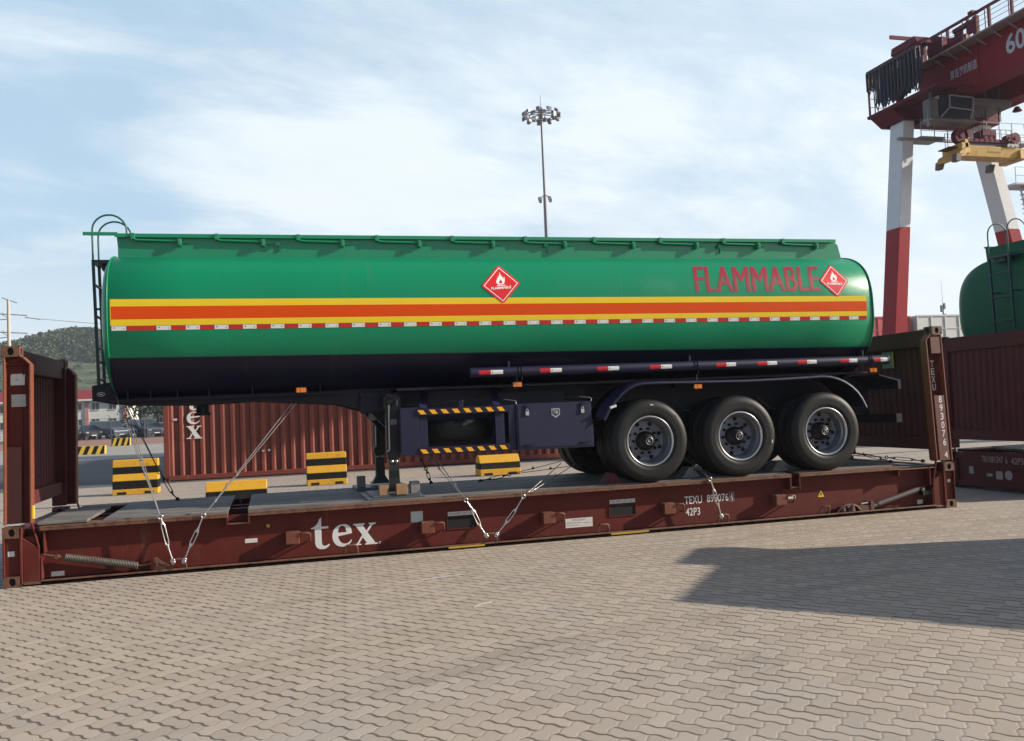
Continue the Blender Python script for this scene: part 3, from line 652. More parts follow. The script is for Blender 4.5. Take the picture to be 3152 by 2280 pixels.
def casting(name, x0, x1, y0, y1, z0, z1, parent, faces=('f',)):
    """corner casting: hollow block with an oval hole in its front and side"""
    m = MB(); t = 0.022; m.box(x0 + t, x1 - t, y0 + t, y1 - t, z0 + t, z1 - t, mi=1)  # black core stands in for the shade inside the casting
    def plate(u0, u1, v0, v1, fn, hole):
        n = 24; cu, cv = (u0 + u1) / 2, (v0 + v1) / 2; ru, rv = (0.034, 0.042) if hole else (0.0005, 0.0005)
        inner = []; outer = []
        for k in range(n):
            a = 2 * pi * (k + .5) / n; c, s_ = cos(a), sin(a)
            inner.append((cu + ru * c, cv + rv * s_)); sc = 1 / max(abs(c) / ((u1 - u0) / 2), abs(s_) / ((v1 - v0) / 2)); outer.append((cu + c * sc, cv + s_ * sc))
        A = [fn(u, v, 0) for u, v in inner]; B = [fn(u, v, 0) for u, v in outer]; C = [fn(u, v, t) for u, v in inner]
        m.add(A + B + C, [(k, (k + 1) % n, n + (k + 1) % n, n + k) for k in range(n)] + [(k, 2 * n + k, 2 * n + (k + 1) % n, (k + 1) % n) for k in range(n)], mi=0)
    plate(x0, x1, z0, z1, lambda u, v, d: (u, y0 + d, v), True)
    plate(x0, x1, z0, z1, lambda u, v, d: (u, y1 - d, v), True)
    plate(y0, y1, z0, z1, lambda u, v, d: (x0 + d, u, v), True)
    plate(y0, y1, z0, z1, lambda u, v, d: (x1 - d, u, v), True)
    plate(x0, x1, y0, y1, lambda u, v, d: (u, v, z1 - d), True); plate(x0, x1, y0, y1, lambda u, v, d: (u, v, z0 + d), False)
    return m.build(name, [RACKE, DARK], parent)
W_ = 2.438
def bar(m, a, b, w, h, up=(0, 0, 1), mi=None): m.beam(a, b, w, h, up, mi=mi)
def rack_body(rk):
    # side rails: recessed web between flanges
    for s in (0, 1):
        Y = (lambda y: y) if s == 0 else (lambda y: W_ - y)
        m = MB(); m.box(0.36, 11.85, Y(0.14), Y(0.152), 0.055, 0.60)
        m.box(0.36, 11.85, Y(0.152), Y(0.20), 0.058, 0.075)
        for x in [1.2 + i * 1.17 for i in range(9)]: m.box(x, x + .012, Y(.152), Y(.35), .08, .58)
        rail = m.build('side_rail', RACK, rk)
        m = MB(); m.box(0.19, 12.0, Y(0.012), Y(0.22), 0.018, 0.045); m.box(0.36, 11.86, Y(0.012), Y(0.026), 0.018, 0.058); m.build('bottom_flange', RACKE, rail, bevel=0.004)
        m = MB()
        for (a, b) in ((0.36, 2.30), (2.52, 9.56), (9.68, 11.28)):
            m.box(a, b, Y(0.0), Y(0.30), 0.612, 0.634); m.box(a, b, Y(0.0), Y(0.012), 0.585, 0.612)
        m.box(2.30, 2.52, Y(0.02), Y(0.30), 0.50, 0.515); m.box(11.28, 11.9, Y(0.02), Y(0.30), 0.575, 0.59); m.box(9.56, 9.68, Y(.02), Y(.3), .44, .455)
        m.build('top_flange', RACKE, rail, bevel=0.004)
        for (xa, za) in ((2.28, .50), (2.52, .50), (9.54, .42), (9.68, .42), (11.26, .50)): m = MB(); m.box(xa, xa + .02, Y(.01), Y(.14), za, .61); m.build('pocket_frame', RACK, rail)
        if s == 0:
            for x in (2.93, 4.51, 6.04, 7.68, 9.31):     # stake pockets with a lashing ring beside each
                xx, _ = pl(x, 0.3, 0.0)
                m = MB(); m.box(x + .0, x + .155, .0, .14, .225, .365); m.build('stake_pocket', mat('pocket_rusty', (.13, .032, .016), .6, var=.25, vscale=9, dirt=(.2, .09, .04), dirt_amt=.4, dirt_scale=6), rail, bevel=.006)
                m = MB(); m.tube([(x + .165, .13, .345), (x + .165, .01, .345), (x + .19, -.015, .345), (x + .255, -.015, .345), (x + .275, .0, .33), (x + .275, .02, .25), (x + .275, .13, .24)], .011, 8); m.build('rail_ring', RACKE, rail)
            for x in (1.765, 3.67, 5.36, 6.83, 8.52, 10.05):     # lashing rings on the lower edge
                m = MB(); m.tube([(x - .075, .05, .047), (x - .072, .01, .11), (x - .06, -.006, .155), (x - .035, -.01, .165), (x + .035, -.01, .165), (x + .06, -.006, .155), (x + .072, .01, .11), (x + .075, .05, .047)], .0125, 8)
                m.build('lashing_ring', RACKE, rail)
            for (a, b) in ((4.83, 5.18), (6.92, 7.27)):
                (xa, za), (xb, zb) = pl(a, .262, .14), pl(b, .40, .14)
                m = MB(); m.box(xa, xb, .1385, .1395, za, zb, mi=0); f = .012  # dark sheet on the uncut web, painted as the pocket's shade
                m.box(xa - f, xb + f, .128, .1385, zb, zb + f, mi=1); m.box(xa - f, xb + f, .128, .1385, za - f, za, mi=1); m.box(xa - f, xa, .128, .1385, za, zb, mi=1); m.box(xb, xb + f, .128, .1385, za, zb, mi=1)
                m.build('forklift_pocket', [DARK, RACK], rail)
    for y in (.95, 1.4): m = MB(); m.box(.36, 11.85, y, y + .10, .1, .59); m.build('centre_beam', RACKD, rk)
    m = MB()
    for (a, b) in ((0.97, 2.30), (2.52, 9.56), (9.68, 11.26)): m.box(a, b, 0.13, W_ - .13, .6345, .648)
    m.box(9.56, 9.68, .3, W_ - .13, .6345, .648)
    m.build('deck', DECK, rk)
    m = MB(); m.hexa([(0.33, .05, .642), (.83, .05, .642), (.83, 1.55, .642), (.33, 1.55, .642)], [(0.33, .05, .675), (.83, .05, .675), (.83, 1.55, .675), (.33, 1.55, .675)]); m.build('end_plate', DECK, rk, bevel=.004)
    m = MB(); m.box(11.35, 11.8, .1, 2.3, .60, .615)
    m.build('end_plate', DECK, rk, bevel=.004)
def rack_end(rk, left=True, labelled=True):
    X = (lambda x: x) if left else (lambda x: 12.192 - x)
    lean = 0.055 / 1.95 * (0.5 if left else 1.25)
    L = (lambda x, z: X(x + max(0, z - .67) * lean))
    nm = thing_empty = None
    # end panel
    m = MB(); N = 14
    for i in range(N):
        y = .26 + (W_ - .52) * i / N; dy = (W_ - .52) / N; q = []
        for (a, d) in ((0, 0.0), (.35, 0.0), (.5, .012), (.85, .012), (1.0, 0.0)): q.append((y + a * dy, d))
        for j in range(4):
            y1, d1 = q[j]; y2, d2 = q[j + 1]
            m.add([(L(.06 + d1, .98), y1, .98), (L(.06 + d2, .98), y2, .98), (L(.06 + d2, 2.32), y2, 2.32), (L(.06 + d1, 2.32), y1, 2.32)], [(0, 1, 2, 3)])
    wall = m.build('end_wall', RACKD, rk)
    m = MB()
    def slab(x0, x1, y0, y1, z0, z1):
        m.hexa([(L(x0, z0), y0, z0), (L(x1, z0), y0, z0), (L(x1, z0), y1, z0), (L(x0, z0), y1, z0)], [(L(x0, z1), y0, z1), (L(x1, z1), y0, z1), (L(x1, z1), y1, z1), (L(x0, z1), y1, z1)])
    slab(.03, .16, .18, W_ - .18, 2.32, 2.56); m.build('end_beam', RACKD, wall, bevel=.006)
    m = MB(); slab(.04, .15, .25, W_ - .25, .82, .98); m.build('end_beam', RACKD, wall, bevel=.006)
    # posts
    for s in (0, 1):
        Y = (lambda y: y) if s == 0 else (lambda y: W_ - y)
        m = MB(); z0, z1, z2 = .67, 2.38, 2.47
        def pst(x0, x1, ya, yb, za, zb):
            m.hexa([(L(x0, za), Y(ya), za), (L(x1, za), Y(ya), za), (L(x1, za), Y(yb), za), (L(x0, za), Y(yb), za)], [(L(x0, zb), Y(ya), zb), (L(x1, zb), Y(ya), zb), (L(x1, zb), Y(yb), zb), (L(x0, zb), Y(yb), zb)])
        pst(.025, .19, .10, .27, z0, z1); pst(.19, .27, .10, .12, z0, z1)
        m.hexa([(L(.025, z1), Y(.10), z1), (L(.27, z1), Y(.10), z1), (L(.27, z1), Y(.12), z1), (L(.025, z1), Y(.12), z1)], [(L(.025, z2), Y(.10), z2), (L(.20, z2), Y(.10), z2), (L(.20, z2), Y(.12), z2), (L(.025, z2), Y(.12), z2)])
        pst(.025, .19, .122, .27, z1, z2)
        post = m.build('corner_post', RACK if s == 0 else RACKD, wall, bevel=.005)
        m = MB(); pst(.27, .29, .0, .125, z0, 2.39); pst(.015, .035, .0, .10, z0, z2 + .0)
        m.hexa([(L(.27, 2.39), Y(.0), 2.39), (L(.29, 2.39), Y(.0), 2.39), (L(.29, 2.39), Y(.125), 2.39), (L(.27, 2.39), Y(.125), 2.39)], [(L(.19, 2.475), Y(.0), 2.475), (L(.21, 2.475), Y(.0), 2.475), (L(.21, 2.475), Y(.125), 2.475), (L(.19, 2.475), Y(.125), 2.475)])
        m.build('post_flange', mat('flange_orange', (.17, .045, .018), .6, var=.25, vscale=6, bump=.1, dirt=(.07, .03, .02), dirt_amt=.3, dirt_scale=7), post, bevel=.003)
        if s == 0:
            m = MB(); pst(.035, .18, .060, .10, .675, 1.50) if left else None
            if not left: pst(.05, .21, .004, .10, 2.20, 2.44); m.build('post_doubler', mat('doubler_brown', (.105, .028, .019), .55, var=.2, vscale=5, bump=.1, dirt=(.2, .1, .07), dirt_amt=.25), post, bevel=.004); m = MB(); pst(.06, .235, .004, .10, .675, 1.60)
            m.build('post_doubler', mat('doubler_brown', (.105, .028, .019), .55, var=.2, vscale=5, bump=.1, dirt=(.2, .1, .07), dirt_amt=.25), post, bevel=.004)
        xa, xb = sorted((L(.0, 2.5), L(.178, 2.5)))
        casting('corner_casting', xa, xb, min(Y(.0), Y(.162)), max(Y(.0), Y(.162)), 2.475, 2.591, wall)
    # lower corner structure
    for s in (0, 1):
        Y = (lambda y: y) if s == 0 else (lambda y: W_ - y)
        xa, xb = sorted((X(0), X(.178))); ya, yb = sorted((Y(0), Y(.162)))
        casting('corner_casting', xa, xb, ya, yb, .0, .118, rk); casting('corner_casting', xa, xb, ya, yb, .525, .643, rk)
        m = MB(); m.box(X(.02), X(.158), Y(.03), Y(.16), .118, .525); m.box(X(.0), X(.02), Y(.0), Y(.16), .118, .525); m.box(X(.162), X(.19), Y(.0), Y(.16), .03, .64)
        m.prism([(X(.19), .04), (X(.355), .04), (X(.355), .40), (X(.19), .52)], 'y', Y(.02), Y(.16))
        m.box(X(.02), X(.36), Y(.165), Y(.35), .05, .60)
        m.box(X(.36), X(.378), Y(.02), Y(.14), .06, .30); m.box(X(.39), X(.41), Y(.02), Y(.14), .34, .60)
        m.beam((X(.285), Y(.03), .67), (X(.35), Y(.03), .40), .02, .03, up=(0, 1, 0))
        m.prism([(X(.20), .50), (X(.34), .42), (X(.34), .53), (X(.2), .53)], 'y', Y(.05), Y(.10))
        m.build('corner_box', RACK, rk, bevel=.005)
    m = MB(); m.box(X(.02), X(.16), .165, W_ - .165, .05, .13); m.box(X(.02), X(.16), .165, W_ - .165, .50, .60); m.box(X(.06), X(.08), .165, W_ - .165, .13, .50)
    m.build('end_sill', RACKD, rk, bevel=.005)
    return wall
def sticker(x0, x1, z0, z1, Y, parent, m_=None, lines=0, name='sticker'):
    (a, b), (c, d) = pl(x0, z0, Y), pl(x1, z1, Y); m = MB()
    m.box(a, c, Y - .003, Y - .0005, b, d)
    for i in range(lines):
        zz = d - (d - b) * (i + 1) / (lines + 1); m.box(a + (c - a) * .12, c - (c - a) * (.12 + .2 * (i % 2)), Y - .0042, Y - .003, zz - .004, zz + .003, mi=1)
    return m.build(name, [m_ or STK, INKR], parent)
def flat_text(txt, x0, x1, z0, z1, Y, parent, m_=None, bold=0.0, corr=True, off=.0015, sp=1.0):
    if corr: (x0, z0), (x1, z1) = pl(x0, z0, Y), pl(x1, z1, Y)
    return place(fit_mesh(text_mesh(txt, 1.0, bold, sp), x0, x1, z0, z1), lambda u, v: (u, Y - off, v), 'lettering', m_ or LET, parent)

rk = thing('flat_rack', 'brown steel flat rack with raised end walls and tex lettering, carrying the striped tanker', 'flat rack', (0, 0, 0))
rack_body(rk)
wl = rack_end(rk, True); wr = rack_end(rk, False)
rail = [o for o in rk.children if o.name.startswith('side_rail')][0]
# serif letters: hand drawn t, e, x
def bez(p0, p1, p2, p3, n=8): return [tuple((1 - t) ** 3 * a + 3 * (1 - t) ** 2 * t * b + 3 * (1 - t) * t * t * c + t ** 3 * d for a, b, c, d in zip(p0, p1, p2, p3)) for t in [i / n for i in range(n)]]
def glyph_t():
    P = [(0.0, .66), (0.0, .70)] + bez((.04, .70), (.20, .76), (.27, .86), (.31, 1.02)) + [(.36, 1.02), (.36, .72), (.60, .72), (.60, .65), (.36, .65)]
    P += bez((.36, .22), (.36, .10), (.42, .07), (.50, .09)) + bez((.50, .09), (.55, .10), (.58, .12), (.61, .15)) + [(.64, .11)]
    P += bez((.64, .11), (.55, -.01), (.44, -.03), (.34, -.02)) + bez((.34, -.02), (.20, .0), (.13, .08), (.13, .22)) + [(.13, .65)]
    return [P]
def glyph_e():
    P = bez((.76, .42), (.77, .66), (.60, .76), (.41, .75)) + bez((.41, .75), (.16, .74), (.0, .58), (.0, .36)) + bez((.0, .36), (.0, .12), (.17, -.02), (.40, -.02)) + bez((.40, -.02), (.58, -.02), (.70, .07), (.77, .20)) + [(.73, .22)]
    P += bez((.73, .22), (.66, .12), (.58, .08), (.48, .08)) + bez((.48, .08), (.32, .08), (.22, .22), (.215, .42))
    H = bez((.22, .47), (.23, .62), (.30, .70), (.39, .70)) + bez((.39, .70), (.50, .70), (.54, .60), (.54, .47)) + [(.54, .47)]
    return [P, H]
def glyph_x():
    return [[(0, .0), (.27, .0), (.27, .04), (.19, .05), (.33, .26), (.46, .06), (.40, .04), (.40, .0), (.84, .0), (.84, .04), (.76, .05), (.50, .42), (.68, .67), (.80, .70), (.80, .74), (.55, .74), (.55, .70), (.61, .69), (.46, .48), (.34, .67), (.41, .70), (.41, .74), (0.0, .74), (0.0, .70), (.07, .69), (.31, .35), (.12, .06), (0, .04)]]
def letter(g, u0, u1, v0, v1): return fit_mesh(outline_mesh(g), u0, u1, v0, v1)
def tex_word(x0, z0, h, fn, parent, m_, vertical=False, gap=None):
    ms = []
    if not vertical:
        w_ = h * .62; ms = [letter(glyph_t(), x0, x0 + .60 * h, z0 - .02 * h, z0 + 1.0 * h), letter(glyph_e(), x0 + .68 * h, x0 + 1.36 * h, z0, z0 + .75 * h), letter(glyph_x(), x0 + 1.44 * h, x0 + 2.26 * h, z0, z0 + .74 * h)]
    else:
        ms = [letter(glyph_t(), x0, x0 + .30 * h * 2, z0 + 1.9 * h, z0 + 2.9 * h), letter(glyph_e(), x0, x0 + .62 * h, z0 + 1.0 * h, z0 + 1.72 * h), letter(glyph_x(), x0 - .02 * h, x0 + .66 * h, z0, z0 + .72 * h)]
    return place(join_mesh(ms), fn, 'lettering', m_, parent)
(tx0, tz0), (tx1, tz1) = pl(3.215, .155, .14), pl(3.92, .50, .14)
k = tz1 - tz0
ms = [letter(glyph_t(), tx0, tx0 + .215, tz0 - .012, tz1 + .01), letter(glyph_e(), tx0 + .245, tx0 + .475, tz0 - .002, tz0 + .262), letter(glyph_x(), tx0 + .49, tx0 + .775, tz0, tz0 + .255)]
place(join_mesh(ms), lambda u, v: (u, .1385, v), 'lettering', LET, rail)
m = MB(); m.tube([(tx0 + .80 + .012 * cos(t), .1385, tz0 + .012 + .012 * sin(t)) for t in [2 * pi * i / 12 for i in range(12)]], .003, 5, closed=True); m.build('trade_mark', LET, rail)
flat_text('TEXU', 7.965, 8.215, .335, .437, .14, rail, bold=.01); flat_text('893076', 8.285, 8.60, .340, .440, .14, rail, bold=.01); flat_text('4', 8.625, 8.665, .342, .440, .14, rail, bold=.01)
(a, b), (c, d) = pl(8.615, .332, .14), pl(8.678, .452, .14)
m = MB(); m.tube([(a, .138, b), (c, .138, b), (c, .138, d), (a, .138, d)], .0025, 4, closed=True); m.build('check_digit_box', LET, rail)
flat_text('42P3', 7.975, 8.18, .185, .285, .14, rail, bold=.01)
s_ = sticker(4.835, 5.188, .415, .462, .14, rail); flat_text('FOR EMPTY LIFT ONLY', 4.85, 5.17, .425, .452, .14, s_, INK, off=.0045)
s_ = sticker(6.925, 7.272, .415, .462, .14, rail); flat_text('FOR EMPTY LIFT ONLY', 6.94, 7.26, .425, .452, .14, s_, INK, off=.0045)
s_ = sticker(6.324, 6.684, .155, .270, .14, rail); flat_text('IMPORTANT', 6.42, 6.59, .238, .258, .14, s_, INKR, off=.0045); flat_text('MAXIMUM GROSS WEIGHT', 6.34, 6.53, .208, .220, .14, s_, INK, off=.0045); flat_text('45000 kg', 6.56, 6.66, .198, .214, .14, s_, INKR, off=.0045); flat_text('SECURE CARGO WITH LASHINGS', 6.34, 6.50, .178, .190, .14, s_, INKR, off=.0045)
sticker(4.385, 4.53, .372, .50, .14, rail, mat('sticker_grey', (.38, .42, .42), .45, var=.1)); sticker(2.48, 2.615, .283, .33, .14, rail); sticker(9.49, 9.60, .300, .345, .14, rail); sticker(.47, .60, .09, .14, .14, rail)
sticker(11.53, 11.62, .09, .15, .14, rail)
(a, b) = pl(9.994, .34, .14); m = MB(); m.prism([(a - .05, b - .045), (a + .05, b - .045), (a, b + .05)], 'y', .1395, .137); m.box(a - .012, a + .012, .1365, .137, b - .025, b + .015, mi=1); m.build('warning_triangle', [STKY, INK], rail)
m = MB(); a, b = pl(2.73, .47, .14); m.cyl((a, .14, b), (a, .10, b), .014, 8); m.cyl((a, .10, b), (a + .02, .09, b - .01), .02, 8); m.build('grease_nipple', mat('brass', (.5, .35, .1), .4, metal=.5), rail)
# post stickers and vertical number
pL = [o for o in wl.children if o.name.startswith('corner_post')][0]; pR = [o for o in wr.children if o.name.startswith('corner_post')][0]
m = MB(); m.prism([(.088, 2.17), (.226, 2.17), (.232, 2.29), (.215, 2.275), (.205, 2.295), (.10, 2.292), (.088, 2.275)], 'y', .099, .0975); m.box(.13, .17, .0968, .0975, 2.235, 2.238, mi=1); m.box(.135, .165, .0968, .0975, 2.224, 2.227, mi=1); m.build('sticker', [STK, INK], pL)
m = MB(); m.box(.093, .235, .0975, .099, 1.935, 2.068, mi=0)
for i in range(5): m.box(.10, .225, .0968, .0975, 1.95 + i * .022, 1.953 + i * .022, mi=1)
m.build('sticker', [mat('sticker_faded', (.40, .40, .39), .5, var=.15), mat('faint_ink', (.25, .27, .25), .6, var=0)], pL)
m = MB(); m.box(.045, .11, .0285, .0295, .33, .385); m.build('sticker', STK, rk)
m = MB(); m.box(12.192 - .11, 12.192 - .06, .0285, .0295, .36, .40); m.build('sticker', STK, rk)
ms = []
zz = 2.115
xs0 = 12.192 - .225
for i, chh in enumerate('TEXU'):
    ms.append(fit_mesh(text_mesh(chh, 1, .015), 11.975 + .004 * i, 12.035 + .004 * i, 2.01 - .112 * i, 2.105 - .112 * i))
place(join_mesh(ms), lambda u, v: (u - .0, .097, v), 'lettering', LET, pR)
ms = []
for i, chh in enumerate('893076'):
    ms.append(fit_mesh(text_mesh(chh, 1, .015), 12.000 + .006 * i, 12.052 + .006 * i, 1.495 - .122 * i, 1.595 - .122 * i))
ms.append(fit_mesh(text_mesh('4', 1, .015), 12.04, 12.095, .715, .80))
place(join_mesh(ms), lambda u, v: (u, .002, v), 'lettering', LET, pR)
m = MB(); m.box(12.04, 12.044, .96, 1.22, 2.045, 2.295); m.box(12.03, 12.04, .953, .962, 2.045, 2.295, mi=1)
m.build('end_wall_label', [mat('label_green', (.13, .15, .12), .5, var=.15), STKY], wr)
for (a, b) in ((4.83, 5.28), (6.93, 7.45)): m = MB(); m.box(a, b, .008, .0118, .022, .044); m.build('paint_mark', mat('worn_yellow', (.42, .26, .02), .6, var=.4, vscale=20), rail)
m = MB(); m.box(.29, .31, .01, .05, .72, .86); m.build('yellow_tab', STKY, wl)
# assist spring (left) and strut (right)
m = MB(); A, B = Vector((.60, .06, .275)), Vector((1.335, .06, .120)); D = (B - A).normalized(); e1 = Vector((0, 1, 0)); e2 = D.cross(e1); N = 46 * 10
m.tube([A + (B - A) * (i / N) + (e1 * cos(2 * pi * i / 10) + e2 * sin(2 * pi * i / 10)) * .036 for i in range(N + 1)], .0075, 5)
m.build('spring', mat('spring_steel', (.13, .12, .11), .5, metal=.4, var=.3, vscale=30, dirt=(.12, .05, .03), dirt_amt=.3), rk)
m = MB(); m.cyl(A, B, .020, 10); m.tube([(.36, .06, .33), (.45, .06, .305), (.53, .06, .285), (.60, .06, .275)], .012, 8); m.tube([(1.33, .06, .12), (1.42, .06, .125), (1.50, .06, .135), (1.53, .06, .16)], .010, 8); m.cyl((.52, .03, .288), (.52, .09, .288), .022, 10)
m.box(1.50, 1.53, .03, .12, .06, .19); m.box(1.53, 1.62, .03, .07, .06, .10); m.beam((1.52, .05, .18), (1.66, .05, .08), .03, .02, up=(0, 1, 0)); m.build('spring_rod', RACKE, rk)
m = MB(); m.cyl((11.60, .07, .285), (10.93, .07, .125), .036, 16); m.cyl((10.96, .07, .132), (10.84, .07, .10), .030, 16); m.cyl((11.60, .07, .285), (11.66, .07, .30), .024, 12); m.build('assist_strut', mat('strut_grey', (.10, .075, .075), .5, metal=.2, var=.2), rk)
m = MB(); m.cyl((11.67, .03, .285), (11.67, .13, .285), .035, 12); m.cyl((11.675, .028, .288), (11.675, .03, .288), .012, 8, mi=1); m.box(11.68, 11.84, .05, .13, .20, .26); m.build('strut_hinge', [BLACKP, SIL], rk)
m = MB(); random.seed(3)
m.tube([(10.25, .03, .055), (10.30, .02, .12), (10.38, .02, .15), (10.47, .03, .155), (10.56, .02, .13), (10.62, .03, .07)], .014, 8)
m.cyl((10.36, .07, .07), (10.36, .07, .14), .05, 10); m.cyl((10.50, .07, .06), (10.50, .07, .16), .06, 12); m.box(10.60, 10.80, .03, .13, .055, .13); m.box(10.79, 10.84, .02, .14, .05, .18); m.cyl((10.65, .05, .15), (10.76, .05, .16), .015, 8, mi=1); m.cyl((10.42, .03, .12), (10.45, .02, .15), .014, 8, mi=1)
m.build('locking_gear', [mat('gear_rusty', (.10, .035, .025), .6, var=.4, vscale=20), SIL], rk)

# the rack and tanker standing in line behind the right-hand end
OFF = Vector((14.05, 0.0, 0))
rk2 = thing('flat_rack', 'dark brown flat rack end with grey TRIU 081247 lettering, in shade at the right edge', 'flat rack', OFF)
for ch_ in list(rk.children):
    nm = ch_.name.split('.')[0]
    if nm in ('sticker', 'spring', 'spring_rod', 'assist_strut', 'strut_hinge', 'locking_gear'): continue
    c = ch_.copy(); COL.objects.link(c); c.parent = rk2
    for g in ch_.children:
        gn = g.name.split('.')[0]
        if gn in ('lettering', 'sticker', 'trade_mark', 'check_digit_box', 'warning_triangle', 'yellow_tab', 'end_wall_label', 'grease_nipple'): continue
        d = g.copy(); COL.objects.link(d); d.parent = c
# lettering and labels on the shaded end sill (faces the first rack)
SX = OFF.x + .018
sill = [o for o in rk2.children if o.name.startswith('end_sill')][0]
m = MB(); m.box(SX - .01, SX, .22, 1.92, .06, .63); endp = m.build('end_plate', RACKD, rk2)
def end_text(t, ya, yb, z0, z1, mt):
    return place(fit_mesh(text_mesh(t, 1, .0), 0, 1, z0, z1), lambda u, v: (SX - .0115, ya + (yb - ya) * u, v), 'lettering', mt, endp)
end_text('TRIU', 1.50, 1.36, .465, .565, LETD); end_text('081247', 1.34, 1.06, .465, .565, LETD); end_text('6', 1.01, .975, .455, .555, LETD); end_text('42P3', .90, .66, .455, .555, LETD)
m = MB()
for (ya, yb, za, zb) in ((1.79, 1.70, .26, .38), (1.42, 1.30, .235, .285), (1.22, 1.09, .20, .33)): m.box(SX - .0115, SX - .01, ya, yb, za, zb)
m.lathe([(0, .0115), (.075, .0115)], (SX, .965, .275), 'x', 20, sgn=-1)
m.build('sticker', LETD, endp)
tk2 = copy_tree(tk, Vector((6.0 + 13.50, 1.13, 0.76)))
t2_shaded = tank_paint((0.002, 0.085, 0.045))  # darker copy of the tank paint: the shade on this tanker put into its colour
b2_ = t2_shaded.node_tree.nodes['Principled BSDF']; b2_.inputs['Coat Weight'].default_value = 0.0; b2_.inputs['Specular IOR Level'].default_value = 0.12
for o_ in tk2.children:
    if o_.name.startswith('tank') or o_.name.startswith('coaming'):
        o_.data = o_.data.copy(); o_.data.materials[0] = t2_shaded
tag(tk2, 'green tanker end, darkened for shade, with a ladder and two hoops, cut off by the right edge', 'tanker trailer')

# ================================================================== LASHINGS
def turnbuckle(m, a, b, mi=1):
    """open body turnbuckle between two points, with its eye and hook rods"""
    a, b = Vector(a), Vector(b); d = (b - a); L = d.length; d.normalize(); sx = d.cross(Vector((0, 1, 0))).normalized()
    for sg in (-1, 1):
        m.tube([a + d * L * .02, a + d * L * .10 + sx * sg * .014, a + d * L * .25 + sx * sg * .019, a + d * L * .75 + sx * sg * .019, a + d * L * .90 + sx * sg * .014, b - d * L * .02], .0062, 6, mi=mi)
    m.cyl(a - d * .02, a + d * .045, .011, 8, mi=mi); m.cyl(b - d * .045, b + d * .02, .011, 8, mi=mi)
def ring_at(m, c, r, nrm, w=.006, mi=1):
    n = Vector(nrm).normalized(); t = Vector((0, 0, 1)) if abs(n.z) < .9 else Vector((1, 0, 0)); e1 = n.cross(t).normalized(); e2 = n.cross(e1)
    m.tube([Vector(c) + (e1 * cos(a) + e2 * sin(a)) * r for a in [2 * pi * i / 12 for i in range(12)]], w, 6, mi=mi, closed=True)
def lashing(label, hook, tbb, tbt, eye, tops, clips=(), group='wire lashings holding the tanker', bright=True):
    t = thing('lashing_wire', label, 'lashing', hook, group)
    steel = CHR if bright else CABLE
    m = MB(); m.mi = 0; hk, b_, t_, e_ = map(Vector, (hook, tbb, tbt, eye))
    m.tube([hk, hk + (b_ - hk) * .35], .009, 6, mi=0); ring_at(m, hk + (b_ - hk) * .12, .020, (0, 1, .2), .0075, 0); ring_at(m, hk + Vector((0, -.005, .0)), .017, (.3, 1, 0), .007, 0)
    m.cyl(hk + (b_ - hk) * .3, b_, .0075, 8, mi=0); turnbuckle(m, b_, t_, 0); m.cyl(t_, e_ + (t_ - e_) * .2, .0075, 8, mi=0); ring_at(m, e_, .024, (0, 1, .2), .007, 0)
    m.build('turnbuckle', steel, t)
    m = MB()
    for tp_ in tops: m.tube([e_, e_ + (Vector(tp_) - e_) * .5 + Vector((0, 0, -.004)), Vector(tp_)], .0052, 6)
    for (f, i_) in clips:
        c = e_ + (Vector(tops[i_]) - e_) * f; d = (Vector(tops[i_]) - e_).normalized(); m.cyl(c - d * .02, c + d * .02, .013, 8); m.cyl(c, c + Vector((0, -.01, .035)), .006, 6)
    m.build('wire_rope', mat('galvanised_rope', (.30, .29, .28), .4, metal=.7, var=.3, vscale=60) if bright else CABLE, t)
    return t
y_ = -.02
lashing('bright turnbuckle and wire rising left to the tanker nose, leftmost on the rack side', (1.71, y_, .135), (1.663, y_, .30), (1.60, y_, .605), (1.589, y_, .645), [(1.07, .62, 2.02), (1.12, .66, 1.93), (1.16, .68, 1.93)], [(.35, 0), (.5, 1)])
lashing('long paired wires slanting up right from beside the left spring to the underframe', (1.82, y_, .135), (1.887, y_, .29), (1.982, y_, .49), (2.041, y_, .63), [(3.116, .60, 1.86), (3.06, .60, 1.86)], [(.12, 0), (.25, 1), (.34, 0)])
lashing('turnbuckle leaning left below the hazard striped guard bars', (5.30, y_, .14), (5.231, y_, .255), (5.13, y_, .49), (5.06, y_, .595), [(4.75, .55, 1.20), (4.66, .50, 1.20)], [(.3, 0), (.62, 1)])
lashing('turnbuckle leaning right with wires running to the first axle', (5.42, y_, .14), (5.539, y_, .272), (5.691, y_, .45), (5.788, y_, .589), [(6.50, .60, .93), (6.75, .75, .90)], [(.12, 0), (.2, 1), (.6, 1)])
lashing('short turnbuckle over the TEXU number between the first and second wheels', (8.474, y_, .14), (8.44, y_, .28), (8.376, y_, .515), (8.34, y_, .64), [(8.25, .45, .95), (8.21, .5, .93)], [(.4, 0)])
lashing('dark wires from the far deck edge up to the tanker nose', (1.578, 2.10, .655), (1.52, 2.02, .74), (1.42, 1.88, .98), (1.39, 1.8, 1.05), [(1.05, 1.25, 1.98), (1.10, 1.2, 1.95)], bright=False)
lashing('dark wires behind the landing legs running down to the far deck edge', (5.017, 2.13, .655), (4.99, 2.07, .70), (4.93, 1.95, .84), (4.91, 1.92, .88), [(4.65, 1.6, 1.3), (4.70, 1.5, 1.3)], [(.3, 0)], bright=False)
lashing('dark wires running low from the far deck edge to the axles', (5.682, 1.90, .655), (5.80, 1.88, .675), (6.05, 1.82, .72), (6.1, 1.81, .73), [(7.2, 1.45, .98), (7.2, 1.3, .86)], [(.3, 0), (.5, 1)], bright=False)
